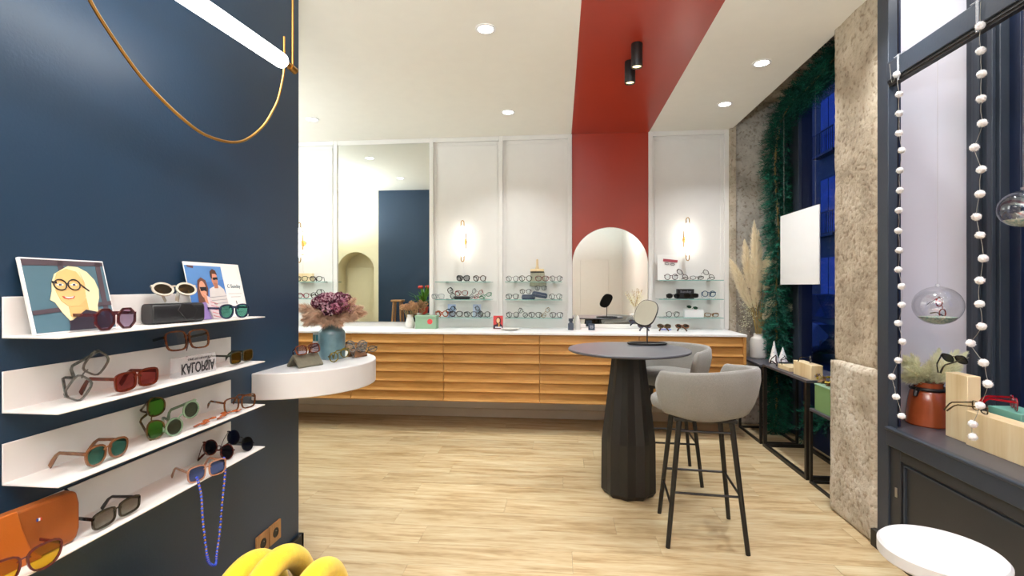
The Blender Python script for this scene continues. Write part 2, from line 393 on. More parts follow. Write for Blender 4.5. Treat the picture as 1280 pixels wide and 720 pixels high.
# cream wall with an arched niche, seen in the tall mirror
def arch_wall(x0, x1, yA, yB, z1, cx, r, spring):
    mb = MB(); n = 20
    arc = [(cx+r*math.cos(PI*k/n), spring+r*math.sin(PI*k/n)) for k in range(n+1)]
    poly_r = [(cx+r, 0)]+arc
    for yy in (yA, yB):
        pts = [(x0, 0), (cx-r, 0)]+arc[::-1]+[(cx+r, 0), (x1, 0), (x1, z1), (x0, z1)]
        mb.add([(a, yy, b) for a, b in pts], [tuple(range(len(pts)))])
    ring = [(cx-r, 0)]+arc[::-1]+[(cx+r, 0)]
    m = len(ring); mb.add([(a, yA, b) for a, b in ring]+[(a, yB, b) for a, b in ring], [(i, i+1, i+1+m, i+m) for i in range(m-1)])
    return mb
wc = struct('wall_alcove', arch_wall(-3.8, -2.83, 2.0, BY, CH, -3.20, .30, 1.55), M['cream'], smooth=30)
B((-3.8, 1.9, 0), (-2.83, 1.99, CH)).obj('niche_back', M['cream'], wc)
struct('door_1', B((-3.46, 1.991, 0), (-2.96, 2.03, 1.62)), M['cream'], bevel=.006)
struct('wall_far_left', B((-3.9, 1.9, 0), (-3.8, 5.05, CH)), M['white_wall'])
# wall behind the camera, seen in the arched mirror
wf = struct('wall_front', B((-1.28, -3.3, 0), (2.2, -3.2, CH)), M['grey_wall'])
struct('door_2', B((.53, -3.20, .02), (1.25, -3.16, 2.0)), M['grey_wall'], bevel=.006)
struct('wall_right', B((RX, -3.3, 0), (2.2, .55, 3.22)), M['grey_wall'])
# stone at the window
ws = bpy.data.objects.new('wall_right_pillar', None); C.objects.link(ws); ws['kind'] = 'structure'
link('stone_block', rough_box((RX, 2.655, .88), (RX+.075, 3.06, 3.22), .02, .014, M['stone'], 4, 1), ws)
link('stone_block', rough_box((RX-.018, 2.655, 0), (RX+.075, 3.075, .885), .02, .018, M['stonepale'], 4, 2), ws)
link('stone_block', rough_box((RX+.06, 2.84, 0), (2.18, 3.055, 3.22), .03, .01, M['stone'], 4, 7), ws)
wr = bpy.data.objects.new('wall_window_reveal', None); C.objects.link(wr); wr['kind'] = 'structure'
link('stone_block', rough_box((1.655, 4.86, 0), (2.3, 5.05, 1.42), .03, .022, M['stonegrey'], 4, 3), wr)
link('stone_block', rough_box((1.655, 4.862, 1.42), (2.3, 5.05, 3.22), .03, .022, M['stonegrey'], 4, 4), wr)
link('stone_block', rough_box((1.63, 2.85, 3.06), (2.25, 4.9, 3.24), .04, .03, M['stone'], 4, 5), wr)['label'] = 'stone lintel above the window recess'
struct('trim_2', B((1.605, 4.84, 0), (1.66, 5.05, CH+.3)), M['stonepale'])
# far window frame + glass
w1 = struct('window_1', MB().box((GX-.05, 4.46, .0), (GX+.05, 4.86, 3.06)).box((GX-.05, 3.06, 2.92), (GX+.05, 4.46, 3.06)).box((GX-.05, 3.06, 0), (GX+.05, 4.46, .55)).box((GX-.05, 3.02, 0), (GX+.05, 3.12, 3.06)), M['darkblue'], bevel=.004)
B((GX-.075, 4.44, .02), (GX-.045, 4.54, 3.02)).obj('sash_stile', M['darkframe'], w1, bevel=.003)
B((GX-.065, 4.66, .02), (GX-.045, 4.70, 3.02)).obj('sash_stile', M['darkblue'], w1, bevel=.003)
B((GX-.006, 3.11, .55), (GX+.006, 4.46, 2.92)).obj('pane', M['glass'], w1)
# vitrine: window 2, framing, lower panel
GX = 2.16
w2 = struct('window_2', MB().box((GX-.04, 2.60, .60), (GX+.06, 2.80, 3.2)).box((GX-.06, 2.70, .62), (GX-.04, 2.74, 3.2)).box((GX-.06, 2.62, .62), (GX-.04, 2.65, 3.2)).box((GX, .55, .55), (GX+.06, 2.6, .66)).box((GX, .55, 3.1), (GX+.06, 2.6, 3.2)), M['darkframe'], bevel=.004)
B((GX+.0, 2.54, .66), (GX+.05, 2.60, 3.1)).obj('sash_stile', M['darkblue'], w2, bevel=.003)
B((GX+.02, .55, .66), (GX+.03, 2.545, 3.1)).obj('pane', M['glass'], w2)
struct('wall_vitrine_end', B((1.64, 2.80, .60), (2.22, 2.835, 3.2)), M['lilac'])
struct('ceiling_vitrine', B((RX+.03, .55, 3.14), (2.2, 2.80, 3.22)), M['lilac'])
t1 = struct('trim_3', B((RX-.004, 2.572, 0), (RX+.040, 2.655, 3.2)), M['darkframe'], bevel=.003)   # post
struct('trim_4', B((RX+.075, 2.62, 0), (RX+.085, 2.80, 3.2)), M['darkblue'])
struct('trim_5', B((RX-.01, .55, 2.31), (RX+.035, 2.575, 2.40)), M['darkframe'], bevel=.004)   # cross bar
struct('trim_6', MB().box((RX, .55, 2.285), (RX+.025, 2.575, 2.31)).box((RX-.004, .55, 2.296), (RX+.0, 2.575, 2.302)), M['blacktable'])
vt = struct('trim_7', B((RX-.012, .55, .535), (RX+.03, 2.575, .617)), M['darkframe'], bevel=.006)
B((RX-.02, .55, .612), (RX+.012, 2.575, .628)).obj('moulding', M['darkframe'], vt, bevel=.005)
B((RX+.012, .55, .59), (RX+.05, 2.575, .612)).obj('moulding', M['darkframe'], vt, bevel=.004)
struct('window_sill_1', B((RX+.03, .55, .575), (GX+.02, 2.80, .612)), M['tabletop'])
lp = struct('trim_8', B((RX+.02, .55, .0), (RX+.05, 2.6, .60)), M['darkpanel'])
B((RX+.006, 2.50, .09), (RX+.02, 2.575, .535)).obj('panel_stile', M['darkpanel'], lp, bevel=.003)
B((RX+.006, .55, .48), (RX+.02, 2.50, .535)).obj('panel_rail', M['darkpanel'], lp, bevel=.003)
B((RX+.010, .62, .46), (RX+.02, 2.485, .468)).obj('panel_bead', M['darkframe'], lp)
B((RX+.010, 2.478, .09), (RX+.02, 2.486, .468)).obj('panel_bead', M['darkframe'], lp)
k_ = B((RX+.001, 2.517, .30), (RX+.006, 2.532, .345)).obj('keyhole_plate', M['steel'], lp, bevel=.001)
struct('baseboard_right', B((RX-.03, .55, 0), (RX+.02, 2.665, .085)), M['blacktable'], bevel=.002)

# ================================================================= STREET OUTSIDE
struct('ground_street', B((2.6, -14, -.45), (16, 40, -.30)), M['asphalt'])
struct('ground_kerb', B((2.35, -14, -.45), (4.2, 40, -.16)), M['facade'])
fa = thing('street_building', 'dark stone building across the blue-lit street, behind the windows', 'building', (11.2, 0, 0))
B((0, -14, -.3), (.6, 40, 14)).obj('facade_wall', M['facade'], fa)
for i in range(17):
    for fz in (-.1, 3.2, 6.6, 10.0):
        yy = -12+i*3.0
        fr = MB().box((-.06, yy, fz+.3), (0, yy+1.35, fz+2.7)).obj('window', M['darkblue'], fa)
        for q in (0, 1):
            B((-.075, yy+.07+q*.63, fz+.38), (-.06, yy+.65+q*.63, fz+2.62)).obj('pane', M['farpane'], fr)
        if fz > 3:
            mb = MB().box((-.35, yy-.15, fz+.18), (0, yy+1.5, fz+.28)).box((-.35, yy-.15, fz+1.15), (-.31, yy+1.5, fz+1.2))
            for q in range(12): mb.box((-.34, yy-.12+q*.14, fz+.28), (-.32, yy-.10+q*.14, fz+1.15))
            mb.obj('balcony_railing', M['darkblue'], fa)
def car(loc, lab):
    t = thing('car', lab, 'car', loc)
    def ring(y, hw, z0, z1, tw):
        return [(-hw, y, z0), (-hw*1.02, y, (z0+z1)*.5), (-tw, y, z1), (tw, y, z1), (hw*1.02, y, (z0+z1)*.5), (hw, y, z0)]
    st = [(-2.1, .75, .35, .6, .62), (-1.9, .86, .22, .82, .74), (-1.0, .9, .2, .95, .78), (-.4, .9, .2, 1.4, .62), (.9, .9, .2, 1.45, .62), (1.7, .9, .2, 1.05, .74), (2.05, .86, .25, .95, .72), (2.15, .8, .35, .7, .65)]
    MB().loft([ring(*s_) for s_ in st]).obj('body', M['carpaint'], t, bevel=.03)
    for sx_ in (-1, 1):
        MB().add([], []) if False else None
        MB().prism([(-.7, .98), (-.32, 1.32), (.85, 1.36), (1.4, 1.02)], sx_*.80, sx_*.86, 'X').obj('window', M['farpane'], t)
        for wy in (-1.35, 1.3):
            wm = MB(); pr = [(.001, -.1), (.22, -.1), (.31, -.07), (.31, .07), (.22, .1), (.001, .1)]
            wm.lathe(pr, 20); wm.obj('wheel', M['blacktable'], t, (sx_*.8, wy, .31), (0, PI/2, 0))
    return t
car((6.0, 12.6, -.30), 'dark blue parked car in the street, seen through the far window')
car((6.0, 4.6, -.30), 'dark blue parked car in the street, behind the display window on the right')

# ================================================================= LIGHTS
def downlight(x, y, lab, z=CH):
    t = thing('ceiling_downlight', lab, 'ceiling light', (x, y, z), 0, 'recessed ceiling downlights')
    MB().lathe([(.060, -.004), (.060, 0), (.045, 0), (.045, -.004), (.060, -.004)], 24, cap=False).obj('trim_ring', M['white'], t)
    MB().lathe([(.046, -.003), (.046, 0)], 24).obj('lens', M['downlight'], t)
    ld = bpy.data.lights.new('downlight_lamp', 'AREA'); ld.shape = 'DISK'; ld.size = .09; ld.energy = DOWN_W; ld.color = WARM; ld.spread = 1.9
    lo = bpy.data.objects.new('lamp', ld); C.objects.link(lo); lo.parent = t; lo.location = (0, 0, -.012)
for x, y, lab in ((-.431, 2.836, 'round recessed downlight nearest the red stripe, large, top centre of the ceiling'),
                  (-.445, 4.21, 'round recessed downlight near the back wall, above the second glass shelf bay'),
                  (-2.214, 4.22, 'round recessed downlight near the tall mirror, far left of the ceiling'),
                  (1.348, 3.45, 'round recessed downlight on the right of the red stripe, nearer of the two'),
                  (1.349, 4.197, 'round recessed downlight on the right of the red stripe, farther one by the stone reveal'),
                  (-2.2, 3.15, 'round recessed downlight seen only in the tall mirror, before the navy wall'),
                  (1.35, 2.35, 'unseen round downlight added as fill above the front bar stool'),  # this one and those below are added, unseen, to even the light
                  (-.43, 1.35, 'unseen round downlight added as fill beside the glowing pendant'),
                  (-.43, -.2, 'unseen round downlight added as fill behind the viewer, left of the red stripe'),
                  (1.3, .9, 'unseen round downlight added as fill by the display window'),
                  (1.2, -.7, 'unseen round downlight added as fill behind the viewer, right of the red stripe')):
    downlight(x, y, lab)
for x, y, lab in ((.473, 3.105, 'black cylinder ceiling spot on the red stripe, nearer and higher one'), (.465, 3.345, 'black cylinder ceiling spot on the red stripe, farther and lower-looking one')):
    t = thing('cylinder_spotlight', lab, 'ceiling light', (x, y, CH), 0, 'black cylinder spots on the red stripe')
    MB().lathe([(.001, 0), (.034, 0), (.035, -.002), (.035, -.143), (.034, -.145), (.029, -.145), (.027, -.135), (.001, -.135)], 28, cap=False).obj('housing', M['blacktable'], t)
    MB().lathe([(.001, -.133), (.027, -.133), (.027, -.136), (.001, -.137)], 24, cap=False).obj('lens', M['spotlens'], t)
    ld = bpy.data.lights.new('spot_lamp', 'SPOT'); ld.energy = SPOT_W*4; ld.spot_size = 1.3; ld.spot_blend = .5; ld.color = WARM; ld.shadow_soft_size = .03
    lo = bpy.data.objects.new('lamp', ld); C.objects.link(lo); lo.parent = t; lo.location = (0, 0, -.15)
# lamps added out of view near the vitrine ceiling
for yy, l_ in ((1.0, 'unseen small downlight added in the display window top, nearer the viewer'), (2.2, 'unseen small downlight added in the display window top, above the jug')):
    t = thing('vitrine_fill_light', l_, 'ceiling light', (1.86, yy, 3.14), 0, 'unseen downlights added in the display window')
    MB().lathe([(.04, -.004), (.04, 0)], 20).obj('lens', M['downlight'], t)
    ld = bpy.data.lights.new('vitrine_lamp', 'AREA'); ld.shape = 'DISK'; ld.size = .08; ld.energy = 6; ld.color = (1, .96, .92)
    lo = bpy.data.objects.new('lamp', ld); C.objects.link(lo); lo.parent = t; lo.location = (0, 0, -.012)

# the big brass pendant with a glowing tube
pd = thing('pendant_lamp', 'large brass pendant with a glowing tube and a hanging brass loop by the navy wall', 'lamp', (-.967, 1.66, 2.10), 0)
pr = Vector((.108, .994, 0)).normalized()
def L(s_, z): return pr*s_+Vector((0, 0, z-2.10))
mb = MB(); R_ = .0255; cap_ = [(s_, R_*math.sqrt(max(0, 1-((s_)/R_)**2))) for s_ in [R_*math.cos(q*PI/16) for q in range(0, 9)]]
path = [L(0-.03+c[0]-R_*0, 2.10) for c in cap_]+[L(-.85-c[0]+.0, 2.10) for c in cap_[::-1]]
mb.tube(path, [max(c[1], .0005) for c in cap_]+[max(c[1], .0005) for c in cap_[::-1]], 24)
mb.obj('glowing_tube', M['tube'], pd)
for s0 in (-.012, -.885):
    MB().tube([L(s0, 2.10), L(s0+(.05 if s0 > -.5 else -.03), 2.10)], .010, 16).obj('end_cap', M['brass'], pd)
    e_ = .02 if s0 > -.5 else -.02
MB().tube([L(.02, 2.10), L(.05, 2.095)], .0125, 16).obj('clamp', M['brass'], pd)
loop = [(-.012, 2.19), (-.012, 2.08), (-.025, 2.018), (-.045, 1.955), (-.074, 1.903), (-.11, 1.85), (-.158, 1.802), (-.205, 1.768), (-.253, 1.749), (-.31, 1.741), (-.371, 1.744), (-.435, 1.765), (-.495, 1.794), (-.55, 1.828), (-.60, 1.872), (-.64, 1.912), (-.668, 1.946), (-.715, 2.02), (-.74, 2.10), (-.745, 2.19)]
def smooth_path(pts, k=4):
    out = []
    n = len(pts)
    for i in range(n-1):
        p0, p1, p2, p3 = pts[max(i-1, 0)], pts[i], pts[i+1], pts[min(i+2, n-1)]
        for j in range(k):
            t_ = j/k
            out.append(tuple(.5*((2*b)+(-a+c)*t_+(2*a-5*b+4*c-d)*t_**2+(-a+3*b-3*c+d)*t_**3) for a, b, c, d in zip(p0, p1, p2, p3)))
    out.append(tuple(pts[-1])); return out
MB().tube([L(a, b) for a, b in smooth_path(loop, 4)], .0042, 10).obj('hanging_loop', M['brass'], pd)
for s0 in (.035, -.90):
    MB().tube([L(s0, 2.10), L(s0, CH)], .0042, 10).obj('rod', M['brass'], pd)
MB().tube([L(-.90, 2.1), L(-.88, 2.1)], .011, 12).obj('clamp', M['brass'], pd)
MB().box((-.05, -1.0, CH-2.10-.02), (.06, .10, CH-2.10)).obj('canopy', M['brass'], pd, rot=(0, 0, -.108))

def globe(x, y, lab):  # unseen lamp added to raise the general light
    t = thing('fill_globe', lab, 'lamp', (x, y, 2.30), 0, 'unseen globes added as fill light')
    MB().ball((0, 0, 0), .13, 24, 16).obj('globe', M['globe'], t, smooth=80)
    MB().tube([(0, 0, .125), (0, 0, .16)], .02, 16).obj('cap', M['brass'], t); MB().tube([(0, 0, .16), (0, 0, CH-2.30)], .003, 8).obj('rod', M['brass'], t)
for x, y, lab in ((-.75, -1.0, 'unseen white globe added as fill light behind the viewer by the navy wall'), (-.15, -.6, 'unseen white globe added as fill light behind the viewer nearer the red stripe'), (-.7, .1, 'unseen white globe added as fill light above the viewer by the navy wall')):
    globe(x, y, lab)
def uplighter(x, y, lab):  # unseen lamp added to bounce fill light off the ceiling
    t = thing('fill_uplighter', lab, 'lamp', (x, y, 0), 0, 'unseen uplighters added for ceiling fill')
    MB().lathe([(.001, 0), (.13, 0), (.13, .015), (.012, .025), (.012, 1.80), (.001, 1.80)], 28, cap=False).obj('pole', M['black'], t)
    MB().lathe([(.02, 1.78), (.10, 1.82), (.17, 1.90), (.165, 1.90), (.095, 1.83), (.02, 1.80)], 32, cap=False).obj('bowl', M['whitemetal'], t)
    ld = bpy.data.lights.new('fill_uplighter_lamp', 'AREA'); ld.shape = 'DISK'; ld.size = .28; ld.energy = FILL_UP_W*1.35 if x > 0 else (FILL_UP_W*.8 if x > -2 else FILL_UP_W*.4); ld.color = (.86, .94, 1)
    lo = bpy.data.objects.new('lamp', ld); C.objects.link(lo); lo.parent = t; lo.location = (0, 0, 1.89); lo.rotation_euler = (PI, 0, 0)
for x, y, lab in ((-.85, -1.1, 'unseen black uplighter added for ceiling fill behind the viewer by the navy wall'), (.10, -.40, 'unseen black uplighter added for ceiling fill behind the viewer before the end wall'), (-3.5, 3.3, 'unseen black uplighter added for ceiling fill in the left corner beyond the navy wall')):
    uplighter(x, y, lab)
def sconce(x, side, lab):
    t = thing('wall_sconce', lab, 'wall lamp', (x, WY, 1.76), 0, 'brass wall sconces with glowing tubes')
    y = -.085
    pts = [(0, y, -.15+.30*i/12) for i in range(13)]
    MB().tube(pts, [.012]+[.017]*11+[.012], 16).obj('glowing_tube', M['sconcetube'], t)
    for s_ in (1, -1):
        u = [(-.014, y, s_*.145), (-.014, y, s_*.185), (-.008, y, s_*.200), (.004, y, s_*.205), (.014, y, s_*.195), (.016, y, s_*.18), (.016, y, s_*.145)]
        MB().tube(u, .0045, 8).obj('end_loop', M['brass'], t)
        MB().tube([(0, 0, s_*.12), (0, y, s_*.13)], .004, 8).obj('arm', M['brass'], t)
    B((side*.038-.0035, y-.006, -.075), (side*.038+.0035, y+.006, .075)).obj('side_bar', M['brass'], t)
    MB().tube([(side*.038, y, 0), (0, -.002, 0)], .004, 8).obj('bracket', M['brass'], t)
    MB().lathe([(.03, 0), (.03, .012)], 20).obj('wall_plate', M['brass'], t, (0, 0, 0), (PI/2, 0, 0))
    MB().tube([(0, -.006, -.02), (-.002, -.006, -.28), (.02, -.006, -.36), (.0, -.006, -.5)], .0015, 6).obj('cable', M['whitemetal'], t)
sconce(P(578, 300, Y=4.815).x, 1, 'brass wall sconce with glowing tube just right of the tall mirror')
sconce(P(859.5, 297, Y=4.815).x, -1, 'brass wall sconce with glowing tube right of the arched mirror')
sconce(P(374, 300, Y=4.815).x, 1, 'brass wall sconce half hidden by the navy wall edge')

# ================================================================= MIRRORS
m_ = thing('tall_mirror', 'tall rectangular wall mirror reaching the ceiling above the counter', 'mirror', ((-2.326-1.312)/2, WY, .95))
B((-.50, -.012, 0), (.50, -.002, 1.82)).obj('mirror_pane', M['mirror'], m_)
MB().box((-.508, -.016, -.006), (-.50, 0, 1.828)).box((.50, -.016, -.006), (.508, 0, 1.828)).box((-.508, -.016, 1.82), (.508, 0, 1.828)).box((-.508, -.016, -.008), (.508, 0, 0)).obj('frame', M['steel'], m_)
cx = (.118+.855)/2; hw = .364
m_ = thing('arched_mirror', 'arched frameless wall mirror on the brick red panel', 'mirror', (cx, WY-.006, .903))
arc = [(hw*math.cos(PI*k/40), .93-hw+.0+hw*math.sin(PI*k/40)) for k in range(41)]
sp = 1.885-.903-hw
arc = [(hw*math.cos(PI*k/40), sp+hw*math.sin(PI*k/40)) for k in range(41)]
MB().prism([(-hw, 0), (hw, 0)]+arc[1:-1]+[], -.010, -.002, 'Y').obj('mirror_pane', M['mirror'], m_, smooth=0)
a2 = [(x*1.012, sp+(z-sp)*1.012) for x, z in arc]
MB().prism([(-hw*1.012, -.004), (hw*1.012, -.004)]+a2[1:-1], -.006, -.001, 'Y').obj('edge', M['steel'], m_, smooth=0)

# ================================================================= COUNTER
ZT = .90; FY = 4.375
ed = [-3.645+.866*i for i in range(7)]
labs = ['oak slatted drawer cabinet at the far left end, hidden behind the navy wall', 'oak slatted drawer cabinet just right of the navy wall, behind the rounded shelf',
        'oak slatted drawer cabinet under the tall mirror and green box', 'oak slatted drawer cabinet under the two middle glass shelf bays',
        'oak slatted drawer cabinet under the arched mirror, behind the round table', 'oak slatted drawer cabinet at the right end, behind the bar stools']
prof = [(0, .001), (.030, .001), (.036, .006), (.036, .011), (.010, .026), (.007, .04), (.007, .0795), (0, .0795)]
def slat(w_):
    mb = MB(); ring = [(-y_, z_) for y_, z_ in prof]
    mb.prism(ring, .0028, w_-.0028, 'X'); return mb.mesh('slat', M['cabwood'], 25)
sl = slat(.866)
for i in range(6):
    t = thing('drawer_cabinet', labs[i], 'cabinet', (ed[i], FY, .275), 0, 'oak slatted cabinets hung in a row')
    last = .022 if i == 5 else 0
    B((0.001, .0, 0), (.865, WY-FY-.03, .605)).obj('carcass', M['cabwood'], t)
    if i == 5: B((.865, -.028, 0), (.890, WY-FY-.03, .605)).obj('end_panel', M['cabwood'], t, bevel=.002)
    for k in range(7): link('slat', sl, t, (0, 0, .0015+k*.0860), (0, 0, 0))
ct = B((-3.68, FY-.035, .88), (1.578, WY-.001, ZT)).obj('countertop', M['white'], bevel=.003, label='long white countertop running over the oak cabinets', category='countertop')

# ================================================================= GLASS SHELF BAYS
def glass_shelf(x0, x1, z, lab, grp):
    t = thing('glass_shelf', lab, 'shelf', ((x0+x1)/2, WY-.13, z), 0, grp)
    h = (x1-x0)/2
    B((-h, -.06, -.007), (h, .129, 0)).obj('glass_board', M['shelfglass'], t)
    B((-h, -.0615, -.0068), (h, -.0602, -.0002)).obj('polished_edge', M['glassedge'], t)
    for sx_ in (-1, 1):
        MB().box((sx_*h*.7-.014, .095, -.012), (sx_*h*.7+.014, .130, .005)).obj('clip', M['steel'], t, bevel=.003)
for x0, x1, zs, bay in ((-1.215, -.667, (1.357, 1.184, 1.007), 'left of the middle wall batten'), (-.526, .02, (1.357, 1.184, 1.007), 'beside the brick red panel'), (.923, 1.505, (1.370, 1.193, 1.020), 'right of the arched mirror'), (-2.90, -2.33, (1.359, 1.188), 'left of the tall mirror')):
    for z, n_ in zip(zs, ('top', 'middle', 'bottom') if len(zs) == 3 else ('top', 'lower')):
        glass_shelf(x0, x1, z, '%s glass shelf in the bay %s' % (n_, bay), 'glass shelves on the white wall')

# ================================================================= EYEWEAR
def outline(shape, lw, lh, n):
    pts = []
    for k in range(n):
        a = 2*PI*k/n; c_, s_ = math.cos(a), math.sin(a)
        if shape == 'round': e = 2.0; x, z = c_*lw/2*.92, s_*lw/2*.92
        elif shape == 'oval': x, z = c_*lw/2, s_*lh/2
        else:
            p = {'square': 4.2, 'panto': 2.6, 'rect': 4.5, 'octagon': 3.0, 'aviator': 2.7, 'cat': 2.8, 'flat': 4.5}[shape]
            r = (abs(c_)**p+abs(s_)**p)**(-1/p); x, z = r*c_*lw/2, r*s_*lh/2
            if shape == 'rect': z *= .78
            if shape == 'flat': z *= .8; x *= 1+.10*(z/lh)
            if shape == 'panto': x *= 1+.12*(z/lh*2)
            if shape == 'square': x *= 1+.06*(z/lh*2)
            if shape == 'aviator': x *= 1+.16*(z/lh*2); z -= .004*max(0, c_)*(-1)
            if shape == 'cat': x *= 1+.08*(z/lh*2); z += .006*max(0, c_)*max(0, s_)
        pts.append((x, z))
    if shape == 'octagon':
        m8 = [(math.cos(PI/8+q*PI/4)*lw*.53, math.sin(PI/8+q*PI/4)*lh*.54) for q in range(8)]; pts = []
        per = n//8
        for q in range(8):
            a, b = m8[q], m8[(q+1) % 8]
            for j in range(per): f = j/per; pts.append((a[0]+(b[0]-a[0])*f, a[1]+(b[1]-a[1])*f))
    return pts
def eyewear(label, place, rz=0, shape='panto', frame=('2a1a12', None), lenscol=None, temple=None, lw=.050, lh=.042, th=.0035, fold=0.0, tl=.125, pitch=0, roll=0, n=24, group=None, z=None, scale=1, kind=None, dep=.004, drop=True):
    if place[1] > 4: th *= 1.6
    """spectacles: front in the local XZ plane looking to -Y, temples running to +Y"""
    kind = kind or ('sunglasses' if lenscol else 'eyeglasses')
    x, y, zf = place
    t = thing(kind, label, 'glasses', (x, y, zf), 0, group, rot=(pitch, roll, rz))
    t.scale = (scale,)*3
    fm = acetate(*frame) if isinstance(frame, tuple) else frame
    tm = acetate(*temple) if isinstance(temple, tuple) else (temple or fm)
    gap = .018; cxl = lw/2+gap/2; zc = lh/2+th
    ol = outline(shape, lw, lh, n); mb = MB(); zmax = max(p[1] for p in ol)
    for s_ in (-1, 1):
        rings = []
        for off, yy in ((0, -dep/2), (th, -dep/2), (th, dep/2), (0, dep/2)):
            r = []
            for px, pz in ol:
                d = math.hypot(px, pz); q = 1+off/d
                r.append((s_*(cxl+px*q), yy, zc+pz*q))
            rings.append(r)
        m = len(ol)
        vs_ = [p for r in rings for p in r]; fs = []
        for i in range(4):
            j = (i+1) % 4
            for k in range(m): k2 = (k+1) % m; fs.append((i*m+k, i*m+k2, j*m+k2, j*m+k))
        mb.add(vs_, fs)
        # lug
        mb.box((s_*(cxl+lw/2+th*.4)-.003, -dep/2, zc+zmax*.45), (s_*(cxl+lw/2+th*.4)+.003, dep/2+.004, zc+zmax*.45+max(.004, th)))
    zb = zc+zmax*.42
    mb.tube([(-gap/2-.003, 0, zb-.001), (-gap/4, -.0005, zb+.0025), (0, -.001, zb+.0035), (gap/4, -.0005, zb+.0025), (gap/2+.003, 0, zb-.001)], max(.0013, th*.45), 6)
    objs = [mb.obj('frame', fm, t, smooth=40)]
    for s_ in (-1, 1):
        lo = MB().prism([(s_*(cxl+px), zc+pz) for px, pz in ol], -.0008, .0008, 'Y').obj('lens', lens(lenscol), t, smooth=0)
        objs.append(lo)
        hx = s_*(cxl+lw/2+th*.5); hz = zc+zmax*.45+max(.004, th)/2
        f = fold*s_
        d = Vector((-math.sin(f), math.cos(f), 0)); tip = .30
        tt = max(.0012, th*.34); thh = max(.0016, th*.75)
        pts = [Vector((hx, dep/2, hz))+d*q for q in (0, tl*.35, tl*.7)]
        pts += [Vector((hx, dep/2, hz))+d*(tl*.8)+Vector((0, 0, -hz*.2)), Vector((hx, dep/2, hz))+d*(tl*.9)+Vector((0, 0, -hz*.6)), Vector((hx, dep/2, hz))+d*(tl*.98)+Vector((0, 0, -hz*.93))]
        tb = MB(); vs_ = []; side = Vector((d.y, -d.x, 0))
        for i_, p in enumerate(pts):
            hh = thh*(1.0 if i_ < 4 else 1.25)
            for a, b in ((-1, -1), (1, -1), (1, 1), (-1, 1)): vs_.append(p+side*a*tt+Vector((0, 0, 1))*b*hh if i_ < 3 else p+side*a*tt+Vector((0, 0, 1))*b*hh*.8+d*(b*hh*.6))
        rings = [vs_[i_*4:i_*4+4] for i_ in range(len(pts))]
        tb.loft(rings); objs.append(tb.obj('temple', tm, t, smooth=50))
    if drop:
        R = Euler((pitch, roll, rz)).to_matrix()
        mz = min((R @ (v.co*scale)).z for o in objs for v in o.data.vertices)
        t.location.z = zf-mz+.0005
    return t
BR = ('3a2218', '7a4a24'); BK = ('17171a', None); TO = ('5a2a14', 'a8602a'); GR = ('8e8e86', '4a4a46')
# ---- navy wall: four folded shelves
SZ = (1.194, 1.0216, .855, .6925)
sy0 = (1.012, 1.012, 1.012, .86)
for i, (z, n_) in enumerate(zip(SZ, ('topmost white folded metal shelf on the navy wall, holding the portrait', 'second highest white folded metal shelf on the navy wall, holding the acrylic block', 'third white folded metal shelf on the navy wall, holding green lensed glasses', 'lowest white folded metal shelf on the navy wall, holding the orange case'))):
    t = thing('wall_shelf', n_, 'shelf', (BX, sy0[i], z), 0, 'white folded metal shelves')
    Ln = 1.80-sy0[i]
    MB().prism([(0.0015, -.004), (.146, -.004), (.146, 0), (.0055, 0), (.0055, .092), (.0015, .092)], 0, 1, 'Y', Matrix(((1, 0, 0, 0), (0, Ln, 0, 0), (0, 0, 1, 0), (0, 0, 0, 1)))).obj('folded_sheet', M['whitemetal'], t, bevel=.0012)
R90 = math.radians
A1 = SZ[0]; A2 = SZ[1]; A3 = SZ[2]; A4 = SZ[3]
eyewear('burgundy octagonal sunglasses before the portrait on the top shelf', (-1.170, 1.195, A1), R90(93), 'octagon', ('4a0f18', '6a1a24'), '9a88a0', fold=.08, tl=.105, lw=.050, lh=.046, th=.0055)
eyewear('dark blue sunglasses with green lenses at the right end of the top shelf', (-1.160, 1.657, A1), R90(80), 'panto', ('2c3550', '4a5470'), '5a9a8a', fold=.08, tl=.105, th=.005)
# black leather case with white sunglasses
cs = thing('glasses_case', 'black leather flap case lying on the top shelf under white sunglasses', 'case', (-1.215, 1.445, A1), R90(72))
mb = MB(); rg = []
for q in range(0, 24):
    a = 2*PI*q/24; p = 5; r = (abs(math.cos(a))**p+abs(math.sin(a))**p)**(-1/p); rg.append((r*math.cos(a)*.030, .032+r*math.sin(a)*.031))
mb.prism(rg, -.080, .080, 'X'); mb.obj('body', M['leather_black'], cs, bevel=.003)
MB().prism([(-.004, -.012), (.022, -.004), (.03, .02), (.012, .038), (-.02, .04), (-.03, .02)], 0, .004, 'Z').obj('flap', M['leather_black'], cs, (.022, -.0305, .022), (PI/2, 0, 0), bevel=.001)
eyewear('cream white oval sunglasses resting on the black leather case', (-1.205, 1.445, A1+.064), R90(66), 'oval', ('efe6d2', None), '6b4a1c', fold=.9, tl=.06, pitch=-.55, lw=.050, lh=.036, th=.0065)
